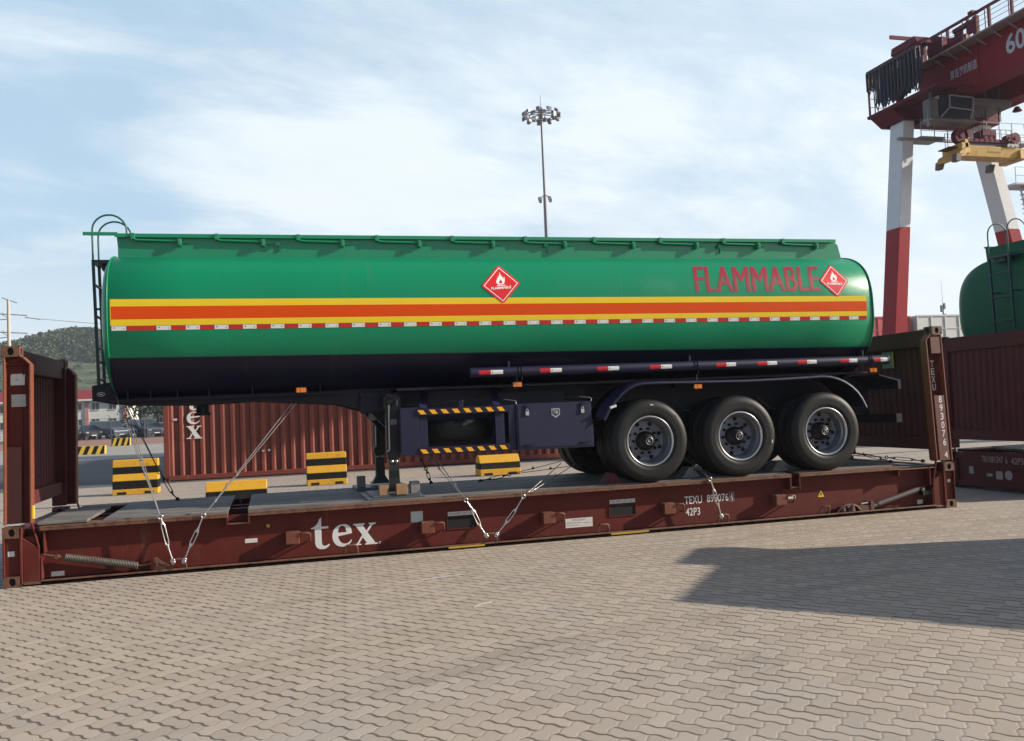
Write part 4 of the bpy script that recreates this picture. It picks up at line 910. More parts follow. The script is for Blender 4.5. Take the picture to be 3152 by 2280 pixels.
lashing('dark wire and turnbuckle behind the last wheel, hooked near the right end post', (11.94, .32, .655), (11.83, .37, .675), (11.55, .50, .715), (11.48, .53, .725), [(10.5, .95, .90), (10.4, 1.1, .84)], [(.3, 0)], bright=False)
lashing('dark crossing wire behind the last wheel, hooked to the middle of the deck', (11.583, .561, .655), (11.50, .64, .69), (11.3, .82, .77), (11.2, .9, .80), [(10.4, 1.5, .98), (10.6, 2.2, .75)], bright=False)

# ================================================================== DUNNAGE
m = MB(); m.box(3.90, 4.60, .20, 1.15, .6485, .668); m.box(3.97, 4.55, .26, 1.10, .668, .690)
tag(m.build('support_plate', STEELG, None, bevel=.004), 'grey steel plate on the deck under the near landing leg', 'plate')
m = MB(); m.box(3.90, 4.60, 1.60, 2.25, .6485, .690); tag(m.build('support_plate', STEELG, None, bevel=.004), 'grey steel plate on the deck under the far landing leg', 'plate')
for (x, y, w_, d_, h, mt, lb_) in ((4.11, .27, .115, .10, .125, WOOD, 'brown timber block, left of the two end-grain blocks at the near leg foot'), (4.325, .24, .135, .10, .13, WOOD, 'brown timber block, right of the two end-grain blocks at the near leg foot'), (4.50, .30, .11, .14, .145, WOODG, 'pale grey timber wedge leaning right of the leg foot'), (3.985, 1.75, .11, .12, .15, WOODG, 'dark timber block standing left behind the landing legs')):
    m = MB(); m.box(x - w_ / 2, x + w_ / 2, y, y + d_, .6905, .6905 + h); o = m.build('timber_block', mt, None, bevel=.004); tag(o, lb_, 'timber block', 'timber blocks round the landing legs')
for (x, y, lb_) in ((7.06, .16, 'dark wheel chock in front of the first wheel'), (8.23, .30, 'pale wheel chock between the first and second wheels'), (9.60, .34, 'grey wheel chock between the second and third wheels')):
    m = MB(); m.prism([(x - .14, .6485), (x + .14, .6485), (x + .10, .69), (x + .02, .79), (x - .03, .79), (x - .10, .69)], 'y', y, y + .22)
    tag(m.build('wheel_chock', WOODG if x > 7.5 else RACKD, None, bevel=.004), lb_, 'wheel chock', 'wheel chocks')
# ================================================================== GROUND
def paver_mat():
    m = bpy.data.materials.new('herringbone_pavers'); m.use_nodes = True; nt = m.node_tree; b = nt.nodes['Principled BSDF']
    tc = nt.nodes.new('ShaderNodeTexCoord'); ob = tc.outputs['Object']; x, y, z = sepxyz(nt, ob)
    w0 = 0.111; a = math.atan2(-.76, .65)
    wob = (noise(nt, ob, 0.35, 2) - 0.5) * 0.10
    u = (x * cos(a) + y * sin(a)) / w0 + wob; v = (x * -sin(a) + y * cos(a)) / w0 - wob
    def zig(t):   # flat-sided wave with period one paver width
        f = ((t + 0.25).fract() - 0.5).abs() * 4.0 - 1.0
        return (f * 1.5).max(-1.0).min(1.0) * 0.062
    U = u + zig(v); V = v + zig(u)
    i, j = U.floor(), V.floor(); fu, fv = U.fract(), V.fract()
    k = (i - j).mod(4.0)
    k0, k1, k2, k3 = k.eq(0.0), k.eq(1.0), k.eq(2.0), k.eq(3.0)
    dl = fu + k1; dr = (1.0 - fu) + k0; db = fv + k2; dt = (1.0 - fv) + k3
    du = dl.min(dr); dv = db.min(dt)
    wv = (noise(nt, ob, 1.7, 6, 0.75) - 0.37).max(0.0) * 0.32 + 0.006      # joints silted up in patches
    jv = smooth(dv - wv, 0.065, 0.0); ju = smooth(du - wv * 0.2, 0.03, 0.0) * 0.30
    J = jv.max(ju)
    bi = i - k1; bj = j - k2
    wn = nt.nodes.new('ShaderNodeTexWhiteNoise'); wn.noise_dimensions = '3D'; nt.links.new(combine(nt, bi, bj, k2 + k3), wn.inputs[0]); rnd = E(nt, wn.outputs[0])
    big = noise(nt, ob, 0.16, 5, 0.6); mid = noise(nt, ob, 1.1, 6, 0.65); fine = noise(nt, ob, 90.0, 4, 0.7)
    c = mixc(nt, smooth(big, 0.35, 0.65), (0.358, 0.310, 0.268), (0.385, 0.318, 0.248))
    c = mixc(nt, smooth(mid, 0.45, 0.8) * 0.5, c, (0.31, 0.295, 0.275))
    t = (rnd - 0.5) * 0.16 + (fine - 0.5) * 0.24 + (mid - 0.5) * 0.18 + 1.0
    c = mixc(nt, 1.0, c, combine(nt, t, t, t), 'MULTIPLY')
    st = smooth(noise(nt, ob, 0.7, 7, 0.75, 0.6), 0.58, 0.76) * 0.6
    trk = smooth(noise(nt, combine(nt, x * 0.15 + y * 0.05, y * 1.5 - x * 0.5, 2.0), 1.0, 6, 0.7), 0.52, 0.72) * 0.45
    st = st.max(trk)
    c = mixc(nt, st, c, (0.19, 0.15, 0.125))
    red = smooth(noise(nt, combine(nt, x, y, 7.0), 0.9, 3), 0.68, 0.78) * 0.35
    c = mixc(nt, red, c, (0.33, 0.19, 0.135))
    c = mixc(nt, (J * 1.1).min(0.85), c, (0.085, 0.066, 0.052))
    nt.links.new(c, b.inputs['Base Color']); b.inputs['Roughness'].default_value = 0.88; b.inputs['Specular IOR Level'].default_value = 0.25
    bn = nt.nodes.new('ShaderNodeBump'); bn.inputs['Strength'].default_value = 0.3; bn.inputs['Distance'].default_value = 0.005
    edge = smooth(du.min(dv), 0.0, 0.12)
    h = edge + fine * 0.22 + rnd * 0.25; nt.links.new(h.s, bn.inputs['Height']); nt.links.new(bn.outputs[0], b.inputs['Normal'])
    return m
def ground_mat(name, c1, c2, scale, streak=None, rough=0.9):
    m = bpy.data.materials.new(name); m.use_nodes = True; nt = m.node_tree; b = nt.nodes['Principled BSDF']
    tc = nt.nodes.new('ShaderNodeTexCoord'); ob = tc.outputs['Object']; x, y, z = sepxyz(nt, ob)
    f = noise(nt, ob, scale, 7, 0.65) * 0.7 + noise(nt, combine(nt, x * 0.05, y * 0.45, 0.0), 1.0, 5) * 0.5
    c = mixc(nt, smooth(f, 0.4, 0.8), c1, c2)
    if streak:
        s = smooth(noise(nt, combine(nt, x * 0.04 + y * 0.02, y * 0.5, 3.0), 1.0, 4), 0.60, 0.70); c = mixc(nt, s * 0.5, c, streak)
    n = (noise(nt, ob, 30.0, 3) - 0.5) * 0.3 + 1.0; c = mixc(nt, 1.0, c, combine(nt, n, n, n), 'MULTIPLY')
    nt.links.new(c, b.inputs['Base Color']); b.inputs['Roughness'].default_value = rough
    return m
def sheet(name, x0, x1, y0, y1, z, mt):
    me = bpy.data.meshes.new(name); me.from_pydata([(x0, y0, z), (x1, y0, z), (x1, y1, z), (x0, y1, z)], [], [(0, 1, 2, 3)]); me.materials.append(mt)
    o = bpy.data.objects.new(name, me); COL.objects.link(o); o['kind'] = 'structure'; return o
sheet('ground', -3000, 3000, -600, 4500, -0.03, ground_mat('yard_ground', (.22, .19, .155), (.28, .245, .2), 0.3))
sheet('paved_yard', -60, 90, -60, 16.1, 0.0, paver_mat())
sheet('road', -90, 90, 16.1, 38, -0.004, ground_mat('asphalt', (.055, .057, .062), (.085, .085, .09), 0.6, (.17, .165, .15)))
sheet('concrete_apron', -90, 90, 38, 69, -0.004, ground_mat('apron_concrete', (.24, .225, .20), (.30, .285, .25), 0.4, (.13, .12, .11)))
sheet('pavement', -120, 60, 69, 116, -0.004, ground_mat('red_paving', (.22, .115, .085), (.27, .145, .105), 0.5))
sheet('car_park', -160, 60, 116, 175, -0.004, ground_mat('car_park_asphalt', (.07, .07, .075), (.10, .10, .10), 0.5))
# drain channel crossing the yard behind the rack
o = sheet('drain_channel', -60, 60, 10.16, 10.34, 0.004, mat('drain_iron', (.05, .045, .04), .7, var=.3, vscale=6)); 
# chalk scuffs on the pavers
SCF = mat('chalk_scuff', (.55, .53, .50), .9, var=.4, vscale=30)
for pts in (((3.96, -1.78), (4.2, -1.72), (4.42, -1.66), (4.75, -1.62)), ((4.42, -3.18), (4.50, -3.08), (4.62, -3.02))):
    m = MB(); vs = []
    for i, (x, y) in enumerate(pts): wd = .012 + .006 * ((i * 7) % 3); vs += [(x, y - wd, .004), (x, y + wd, .004)]
    m.add(vs, [(2 * i, 2 * i + 2, 2 * i + 3, 2 * i + 1) for i in range(len(pts) - 1)]); o = m.build('ground_marking', SCF); o['kind'] = 'structure'

# ================================================================== BARRIERS
BY = mat('barrier_yellow', (0.60, 0.31, 0.012), 0.55, var=0.2, vscale=5, bump=0.15, bscale=12, dirt=(.22, .14, .06), dirt_amt=.34, dirt_scale=5)
BK = mat('barrier_black', (0.008, 0.008, 0.009), 0.6, var=0.3, spec=0.2, dirt=(.05, .045, .035), dirt_amt=.2)
def barrier(x, y, w_, prof, label, slots=True, rot=0.0, grp='yellow and black jersey barriers'):
    """prof = [(front offset, z, colour index of the band above)]; jersey block banded yellow and black"""
    t = thing('jersey_barrier', label, 'barrier', (x, y, 0), grp)
    m = MB(); d = prof[0][0]
    top = prof[-1]; D = 0.45
    for i in range(len(prof) - 1):
        (a, z0, c), (b, z1, _) = prof[i], prof[i + 1]
        m.hexa([(x, y - a, z0), (x + w_, y - a, z0), (x + w_, y + a, z0), (x, y + a, z0)], [(x + .0, y - b, z1), (x + w_, y - b, z1), (x + w_, y + b, z1), (x, y + b, z1)], mi=c)
    body = m.build('body', [BY, BK], t, bevel=.012)
    if slots:
        for fx in (.10, .70):
            m = MB(); m.box(x + w_ * fx, x + w_ * (fx + .20), y - prof[0][0] - .002, y - prof[0][0] + .03, .015, .075); m.build('fork_slot', DARK, t)  # dark slab drawn as the shade in the slot
    return t
JP = [(.24, 0, 0), (.235, .14, 1), (.22, .33, 0), (.15, .50, 1), (.13, .66, 0), (.11, .84, 0)]
barrier(-.89, 12.80, 1.03, JP, 'tall yellow and black barrier beyond the left end of the rack')
barrier(3.63, 11.92, .96, [(.24, 0, 0), (.235, .15, 1), (.22, .30, 0), (.15, .48, 1), (.13, .64, 0), (.11, .79, 0)], 'tall yellow and black barrier between the tex container and the landing legs')
barrier(7.86, 11.55, 1.05, [(.30, 0, 0), (.29, .17, 1), (.26, .32, 0), (.10, .51, 0)], 'low yellow and black barrier under the toolbox gap')
barrier(1.50, 8.70, 1.20, [(.32, 0, 1), (.29, .25, 0), (.20, .40, 0), (.15, .43, 0)], 'low yellow barrier peeping over the deck, nearest the rack', slots=False)
HB = None
def hazard_block(x, y, w_, h, label):
    t = thing('hazard_block', label, 'concrete block', (x, y, 0), 'striped blocks on the far apron')
    m = MB(); m.box(x, x + w_, y, y + .5, 0, h); m.build('body', mat('block_yellow', (.62, .40, .03), .6, var=.15), t)
    m = MB(); n = 3; p = w_ / 3.2
    for i in range(4):
        a = x + p * (i - .15); q = [(a - .35 * p + .28 * p, 0.0), (a + .12 * p + .28 * p - .28*p*0, 0.0)]
        lo0, lo1 = a - .28 * p, a + .22 * p; hi0, hi1 = lo0 + .45 * p, lo1 + .45 * p
        c = lambda v: min(max(v, x), x + w_)
        m.add([(c(lo0), y - .006, 0), (c(lo1), y - .006, 0), (c(hi1), y - .006, h), (c(hi0), y - .006, h)], [(0, 1, 2, 3)])
    m.build('stripe', BK, t); return t
hazard_block(-8.34, 47.9, 1.5, .50, 'yellow and black slanted stripe block, nearer of two by the left post')
hazard_block(-9.64, 68.0, 1.4, .62, 'yellow and black slanted stripe block, farther one at the red paving edge')

# ================================================================== CONTAINERS
CRED2 = mat('container_red', (0.165, 0.030, 0.017), 0.55, var=0.25, vscale=1.2, bump=0.1, bscale=6, dirt=(.21, .08, .04), dirt_amt=.25, dirt_scale=2.5, streak=(.26, .11, .055), streak_amt=.6)
def container(x0, y0, L, H, mt, label, z0=0.0, group=None, pitch=.278, ribs=True):
    t = thing('shipping_container', label, 'container', (x0, y0, z0), group); Wd = 2.438
    m = MB(); n = int((L - .3) / pitch); p = (L - .3) / n
    for (yy, s) in ((y0 + .02, 1), (y0 + Wd - .02, -1)):
        vs = []
        for i in range(n):
            a = x0 + .15 + i * p
            for (f, d) in ((0, 0), (.28, 0), (.54, .072), (.84, .072)): vs += [(a + f * p, yy + s * d, z0 + .16), (a + f * p, yy + s * d, z0 + H - .10)]
        vs += [(x0 + L - .15, yy, z0 + .16), (x0 + L - .15, yy, z0 + H - .10)]
        m.add(vs, [(2 * i, 2 * i + 2, 2 * i + 3, 2 * i + 1) for i in range(len(vs) // 2 - 1)])
    for xx in (x0 + .05, x0 + L - .05): m.box(xx - .02, xx + .02, y0 + .15, y0 + Wd - .15, z0 + .16, z0 + H - .1)
    m.box(x0 + .1, x0 + L - .1, y0 + .1, y0 + Wd - .1, z0 + H - .05, z0 + H - .02); side_ = m.build('side_panel', mt, t)
    m = MB()
    for yy in (y0, y0 + Wd - .06): m.box(x0 + .15, x0 + L - .15, yy, yy + .06, z0 + .02, z0 + .16); m.box(x0 + .15, x0 + L - .15, yy, yy + .06, z0 + H - .10, z0 + H)
    for xx in (x0, x0 + L - .15):
        for yy in (y0, y0 + Wd - .15): m.box(xx, xx + .15, yy, yy + .15, z0 + .118, z0 + H - .118)
        m.box(xx, xx + .1, y0 + .15, y0 + Wd - .15, z0 + .02, z0 + .16); m.box(xx, xx + .1, y0 + .15, y0 + Wd - .15, z0 + H - .12, z0 + H)
    m.build('frame', mt, t, bevel=.01)
    for xx in (x0 - .003, x0 + L - .175):
        for yy in (y0 - .004, y0 + Wd - .158):
            for zz in (z0, z0 + H - .118): casting('corner_casting', xx, xx + .178, yy, yy + .162, zz, zz + .118, t)
    return t
ct = container(-.16, 16.75, 12.192, 2.896, CRED2, 'long rust-red corrugated container with white tex lettering standing behind the tanker')
ms = [letter(glyph_t(), .50, .80, 2.02, 2.46), letter(glyph_e(), .48, .84, 1.62, 1.98), letter(glyph_x(), .46, .90, 1.20, 1.57)]
sp_ = [o for o in ct.children if o.name.startswith('side_panel')][0]
place(join_mesh(ms), lambda u, v: (u, 16.762, v), 'lettering', LET, sp_)
m = MB(); m.box(.12, .22, 16.756, 16.762, 1.75, 1.80); m.box(2.55, 2.62, 16.756, 16.762, .72, .77); m.box(2.72, 2.78, 16.756, 16.762, .73, .78); m.build('sticker', STK, sp_)
WC = mat('container_white', (.50, .52, .50), .55, var=.12, vscale=1.0, dirt=(.35, .34, .32), dirt_amt=.15)
RC = mat('container_bright_red', (.42, .035, .04), .5, var=.15)
def far_container(x0, y0, z0, L, mt, label, rib):
    t = thing('shipping_container', label, 'container', (x0, y0, z0), 'containers stacked in the far yard')
    m = MB(); m.box(x0, x0 + L, y0, y0 + 2.44, z0 + .05, z0 + 2.85)
    b = m.build('side_panel', mt, t)
    m = MB(); n = int(L / rib)
    for i in range(n + 1): xx = x0 + (L - .1) * i / n; m.box(xx, xx + .1, y0 - .06, y0 - .002, z0 + .12, z0 + 2.78)
    m.box(x0, x0 + L, y0 - .07, y0 - .002, z0 + .0, z0 + .12); m.box(x0, x0 + L, y0 - .07, y0 - .002, z0 + 2.78, z0 + 2.90); m.box(x0 + .1, x0 + L - .1, y0 - .05, y0 - .002, z0 + 1.75, z0 + 1.82)
    m.build('frame', mt, t)
yF = 50.0
for lvl in range(3):
    far_container(53.35, yF, 2.9 * lvl - 1.45 if False else lvl * 2.42, 12.19, WC, ['pale container at the bottom of the far white stack', 'pale container in the middle of the far white stack', 'pale ribbed container on top of the far white stack'][lvl], 1.22)
for lvl in range(3): far_container(46.9, yF + .3, lvl * 2.40 - .05 * 0, 6.1, RC, ['red container at the bottom of the stack by the crane leg', 'red container in the middle of the stack by the crane leg', 'red container topmost of the stack by the crane leg'][lvl], 1.0)

# ================================================================== LAMP MAST
t = thing('lamp_mast', 'tall grey high-mast light with a ring of floodlights rising behind the tanker', 'light mast', (28.86, 70, 0))
m = MB(); 
for (za, zb, ra, rb) in ((0, 12, .30, .24), (12, 21.6, .235, .17), (21.6, 30.0, .14, .10)): m.cyl((28.86, 70, za), (28.86, 70, zb), ra, 20, rb)
m.cyl((28.86, 70, 30.0), (28.86, 70, 31.6), .05, 8, .02); m.build('pole', POLE, t)
m = MB(); R_ = 1.62
for r_ in (R_, R_ * .72): m.tube([(28.86 + r_ * cos(a), 70 + r_ * sin(a), 29.55) for a in [2 * pi * i / 40 for i in range(40)]], .05, 6, closed=True)
for i in range(8): a = 2 * pi * i / 8; m.cyl((28.86, 70, 29.7), (28.86 + R_ * cos(a), 70 + R_ * sin(a), 29.55), .045, 6)
m.cyl((28.86, 70, 29.3), (28.86, 70, 30.3), .28, 14); m.build('ring_frame', POLE, t)
LM = mat('floodlight_grey', (.17, .17, .20), .45, var=.1)
for i in range(20):
    a = 2 * pi * (i + .5) / 20; c = Vector((28.86 + (R_ + .02) * cos(a), 70 + (R_ + .02) * sin(a), 29.46)); o_ = Vector((cos(a), sin(a), 0)); s_ = Vector((-sin(a), cos(a), 0))
    up = (Vector((0, 0, 1)) * .8 + o_ * .6).normalized() * (1 if i % 2 else 1)
    m = MB(); f = o_ * .22 - Vector((0, 0, .12))
    zt = .30 if i % 2 else -.02
    B = c + Vector((0, 0, zt - .1))
    lo = [B - s_ * .17 - f * .6, B + s_ * .17 - f * .6, B + s_ * .17 + f, B - s_ * .17 + f]; hi = [p + Vector((0, 0, .30)) for p in lo]
    m.hexa(lo, hi); m.cyl(c, B + Vector((0, 0, .1)), .03, 6); m.build('floodlight', LM, t)
m = MB(); 
for i in range(4):
    a = 2 * pi * i / 4 + .4; m.cyl((28.86, 70, 21.9), (28.86 + .62 * cos(a), 70 + .62 * sin(a), 21.6), .035, 6); c = (28.86 + .68 * cos(a), 70 + .68 * sin(a), 21.45); m.box(c[0] - .12, c[0] + .12, c[1] - .12, c[1] + .12, c[2] - .18, c[2] + .15)
m.build('lower_lamp_ring', LM, t)
# radio mast on the right skyline
t = thing('radio_mast', 'thin dark antenna mast above the far white containers', 'antenna mast', (70.0, 66, 0))
m = MB(); m.cyl((70, 66, 0), (70, 66, 10.2), .09, 8, .07); m.cyl((70, 66, 10.2), (69.97, 66, 12.9), .02, 6, .012)
for (dx, za, zb) in ((-.18, 9.6, 10.3), (.20, 8.8, 9.4), (-.2, 8.2, 8.7), (.15, 9.9, 10.5)): m.box(70 + dx - .09, 70 + dx + .09, 65.9, 66.1, za, zb)
m.box(69.6, 70.4, 65.7, 66.3, 8.55, 8.62); m.build('mast', mat('mast_dark', (.10, .10, .13), .6), t)

# ================================================================== POWER POLE
t = thing('power_pole', 'slim concrete power pole with two tiers of crossarms at the left edge', 'power pole', (-14.95, 60, 0))
m = MB(); m.cyl((-14.95, 60, 0), (-14.95, 60, 10.95), .17, 12, .10); m.build('pole', POLEC, t)
m = MB()
for z in (9.92, 8.62): m.beam((-15.75, 59.6, z + .02), (-13.9, 60.6, z - .02), .07, .07); m.beam((-15.35, 59.85, z), (-14.95, 60, z - .28), .04, .04); m.beam((-15.8, 59.95, z - .42), (-14.95, 60, z - .32), .05, .05)
m.beam((-15.35, 59.9, 11.1), (-14.4, 60.1, 10.75), .05, .05); m.build('crossarm', mat('crossarm_dark', (.07, .08, .09), .5), t)
m = MB()
for (x, z) in ((-15.3, 9.99), (-14.3, 9.96), (-15.3, 8.7), (-14.3, 8.67)): m.cyl((x, 60, z), (x, 60, z + .12), .04, 8)
m.build('insulator', WHT, t)
for n_, (x, z, lab) in enumerate(((-14.0, 9.72, 'upper overhead wire running right from the power pole'), (-14.0, 8.42, 'lower overhead wire running right from the power pole'))):
    m = MB(); pts = []
    for i in range(25): f = i / 24; pts.append((x + 60 * f, 60.5 + 55 * f, z + (3.0 - n_) * f - 5.0 * f * (1 - f)))
    m.tube(pts, .018, 5); m.beam((x, 60.5, z + .04), (x + .8, 61.3, z - .05), .05, .05); o = m.build('overhead_wire', CABLE); tag(o, lab, 'wire', 'overhead wires')

# ================================================================== BUILDING, FENCE, CARS
WALLM = mat('wall_white', (.62, .62, .58), .8, var=.06, vscale=.4)
BLD = thing('office_building', 'long two-storey white building with red roof band at the left edge', 'building', (-45, 140, 0))
m = MB(); m.box(-75, -18.3, 140, 152, 0, 5.9); wall_ = m.build('wall', WALLM, BLD)
m = MB(); m.hexa([(-75.3, 139.3, 5.9), (-18.0, 139.3, 5.9), (-18.0, 152.6, 5.9), (-75.3, 152.6, 5.9)], [(-75.3, 139.5, 7.35), (-18.0, 139.5, 7.35), (-18.0, 152.4, 7.35), (-75.3, 152.4, 7.35)]); m.build('roof', mat('roof_red', (.30, .035, .05), .6, var=.1), BLD)
m = MB(); m.box(-75.3, -18.0, 139.25, 139.45, 5.62, 5.9); m.build('gutter', WHT, BLD)
for x in (-24.7, -19.2, -31.7, -38.7, -45.7): m = MB(); m.box(x, x + .55, 139.85, 140.0, 0, 5.6); m.build('pilaster', mat('pilaster_pink', (.42, .20, .18), .8), wall_)
for i, x in enumerate([-26.15, -23.65, -21.2, -29.0, -31.0 + .0, -33.9, -36.4, -41.0, -43.5]):
    for z in (4.22, 1.72):
        m = MB(); m.box(x, x + 1.0, 139.93, 139.99, z, z + 1.06); w_o = m.build('window', GLASS, wall_)
        m = MB(); m.box(x + .48, x + .52, 139.90, 139.93, z, z + 1.06); m.box(x - .05, x + 1.05, 139.88, 139.99, z - .08, z); m.build('frame', WALLM, w_o)
# fence
fn_ = thing('mesh_fence', 'dark chain-link fence with angled posts in front of the parked cars', 'fence', (-40, 104, 0))
FM = mat('fence_dark', (.05, .055, .06), .6, var=.1)
for i in range(19):
    m = MB(); x = -60 + i * 3.72; m.cyl((x, 104, 0), (x, 104, 2.55), .05, 6); m.cyl((x, 104, 2.55), (x - .25, 104, 2.9), .04, 6)
    m.build('post', FM, fn_)
    if i % 3 == 1: m = MB(); m.cyl((x + .3, 104, 0), (x + .3, 104, 2.6), .05, 6); m.build('post', FM, fn_)
m = MB()
for z in (.1, 1.3, 2.5): m.box(-60, 7, 103.98, 104.02, z, z + .035)
for i in range(270): x = -60 + i * .25; m.box(x, x + .012, 103.995, 104.005, .1, 2.5)
m.build('wire_panel', FM, fn_)
def car_proto(kind, paint, label):
    t = thing({'suv': 'parked_car', 'van': 'parked_van', 'truck': 'light_truck'}[kind], label, {'suv': 'car', 'van': 'van', 'truck': 'truck'}[kind], (0, 0, 0), 'vehicles in the far car park')
    W2 = .88; Lc = 2.25
    prof = {'suv': [(-2.25, .35), (2.25, .35), (2.28, .75), (2.1, .95), (1.1, 1.02), (-2.1, 1.05), (-2.28, .8)], 'van': [(-2.3, .35), (2.3, .35), (2.32, .8), (2.0, 1.05), (1.5, 1.1), (-2.3, 1.1)], 'truck': [(-2.6, .5), (2.3, .4), (2.35, 1.1), (2.25, 1.25), (-2.6, 1.25)]}[kind]
    cab = {'suv': [(1.15, 1.0), (.45, 1.48), (-1.6, 1.52), (-2.15, 1.05)], 'van': [(1.55, 1.08), (.9, 1.85), (-2.2, 1.9), (-2.3, 1.1)], 'truck': [(2.25, 1.2), (2.0, 2.15), (.7, 2.25), (.6, 1.2)]}[kind]
    # the car faces -y: length along y
    def sec(P, hw, mi=0, top=None):
        n = len(P); hw2 = top or hw
        m.add([(-hw, -p[0], p[1]) for p in P] + [(hw, -p[0], p[1]) for p in P], [list(range(n)), list(range(n, 2 * n))[::-1]] + [(i, n + i, n + (i + 1) % n, (i + 1) % n) for i in range(n)], mi=mi)
    m = MB(); sec(prof, W2)
    n = len(cab); inn = [.0, .16, .16, .0]
    m.add([(-W2 + .02 + inn[i], -p[0], p[1]) for i, p in enumerate(cab)] + [(W2 - .02 - inn[i], -p[0], p[1]) for i, p in enumerate(cab)], [list(range(n)), list(range(n, 2 * n))[::-1]] + [(i, n + i, n + (i + 1) % n, (i + 1) % n) for i in range(n)])
    if kind == 'truck': m.box(-.95, .95, -.5, 2.6, 1.25, 1.5)
    m.build('body', paint, t, bevel=.05, seg=2)
    m = MB(); a, b = cab[0], cab[1]
    def lerp(p, q, f): return (p[0] + (q[0] - p[0]) * f, p[1] + (q[1] - p[1]) * f)
    q0, q1 = lerp(a, b, .12), lerp(a, b, .92); o_ = .03
    m.hexa([(-W2 + .10, -q0[0], q0[1] + .0), (W2 - .10, -q0[0], q0[1]), (W2 - .10, -q0[0] - o_, q0[1] + .01), (-W2 + .10, -q0[0] - o_, q0[1] + .01)], [(-W2 + .24, -q1[0], q1[1]), (W2 - .24, -q1[0], q1[1]), (W2 - .24, -q1[0] - o_, q1[1] + .01), (-W2 + .24, -q1[0] - o_, q1[1] + .01)])
    m.build('windscreen', GLASS, t)
    m = MB(); zb, zt = cab[0][1] + .06, cab[1][1] - .07; ya, yb = -(cab[0][0] - .35), -(cab[2][0] + .2)
    for s in (-1, 1): m.hexa([(s * (W2 - .04), ya, zb), (s * (W2 - .01), ya, zb), (s * (W2 - .01), yb, zb), (s * (W2 - .04), yb, zb)], [(s * (W2 - .17), ya + .3, zt), (s * (W2 - .13), ya + .3, zt), (s * (W2 - .13), yb - .1, zt), (s * (W2 - .17), yb - .1, zt)])
    m.build('side_window', GLASS, t)
    fy = -2.27 if kind != 'truck' else -2.33
    for s in (-1, 1): m = MB(); m.box(s * .52, s * .84, fy - .03, fy + .12, .68, .84); m.build('headlight', CHR, t, bevel=.02)
    m = MB(); m.box(-.42, .42, fy - .02, fy + .08, .52, .78); m.box(-.25, .25, fy - .035, fy - .02, .40, .50, mi=1); m.build('grille', [BLACKP, STK], t)
    for (x, y) in ((-.80, -1.45), (.80, -1.45), (-.80, 1.40), (.80, 1.40)):
        m = MB(); m.cyl((x - .1, y, .33), (x + .1, y, .33), .33, 18); m.cyl((x - .108, y, .33), (x + .108, y, .33), .19, 12, mi=1); m.build('wheel', [RUB, SIL], t)
    return t
PD = [mat('car_navy', (.012, .018, .04), .22, coat=.8, var=0), mat('car_black', (.012, .012, .014), .2, coat=.8, var=0), mat('car_slate', (.06, .075, .10), .22, coat=.8, var=0), mat('car_silver', (.30, .33, .38), .25, metal=.4, coat=.6, var=0), mat('car_white', (.62, .62, .62), .3, coat=.5, var=0)]
p1 = car_proto('suv', PD[0], 'dark blue car behind the fence, first to the right of the left end post'); p2 = car_proto('van', PD[2], 'slate grey people carrier parked behind the fence'); p3 = car_proto('truck', PD[4], 'small white truck beside the dark trees')
def put(proto, first, x, y, rot, paint, lab):
    o = proto if first else copy_tree(proto)
    o.location = (x, y, 0); o.scale = (1.22, 1.22, 1.22); o.rotation_euler = (0, 0, radians(rot)); tag(o, lab)
    if paint is not None:
        for c in o.children:
            if c.name.startswith('body'):
                if not first: c.data = c.data.copy()
                c.data.materials[0] = paint
    return o
# measured along the row seen between the left post and the container
put(p1, True, -22.0, 112, 35, PD[1], 'black car directly right of the rack left end post')
put(p1, False, -19.6, 112.5, 30, PD[0], 'navy car second in the far row, below the first lower window')
put(p2, True, -16.9, 112, 42, PD[2], 'slate grey people carrier third in the far row')
put(p1, False, -15.2, 114, 25, PD[3], 'silver grey car partly hidden behind the double fence post')
put(p2, False, -12.9, 113, 30, PD[0], 'dark blue van left of the small white truck')
put(p1, False, -11.7, 111, 20, PD[2], 'grey blue car close beside the small white truck')
put(p3, True, -9.4, 112, 25, None, 'small white truck in front of the dark trees')
put(p2, False, -6.6, 113, 20, PD[1], 'black van right of the small white truck, by the container corner')
for i, (x, y, c) in enumerate(((-27.2, 113, 0), (-31.0, 112, 2), (-34.4, 113, 1))):
    put(p1 if i != 1 else p2, False, x, y, 30, PD[c], ['navy car seen between the left edge and the end post', 'slate people carrier hidden behind the left end post', 'black car at the far left edge'][i])

# ================================================================== HILL, WOOD AND TREES
def hill_h(x, y):
    r = 45 * math.exp(-((x + 72) / 135.0) ** 2) + 14 * math.exp(-((x + 260) / 90.0) ** 2)
    d = min(max((y - 235) / 240.0, 0.0), 1.0); s = d * d * (3 - 2 * d)
    base = r * s * (1.0 + .03 * sin(x * .06) + .02 * sin(x * .15 + 2))
    return base
HM = bpy.data.materials.new('hillside'); HM.use_nodes = True; nt = HM.node_tree; b = nt.nodes['Principled BSDF']
tc = nt.nodes.new('ShaderNodeTexCoord'); x, y, z = sepxyz(nt, tc.outputs['Object'])
tz = ((z + noise(nt, tc.outputs['Object'], .03, 3) * 4.0) / 3.0).fract()
c = mixc(nt, smooth(tz, .1, .5), (.11, .115, .055), (.045, .066, .030)); c = mixc(nt, smooth(noise(nt, tc.outputs['Object'], .25, 8, .75), .45, .62) * .8, c, (.028, .046, .022))
nt.links.new(c, b.inputs['Base Color']); b.inputs['Roughness'].default_value = 1.0
m = MB(); nx, ny = 90, 40
for j in range(ny + 1):
    for i in range(nx + 1):
        x = -420 + 640 * i / nx; y = 200 + 420 * j / ny; m.v.append((x, y, hill_h(x, y) - .02))
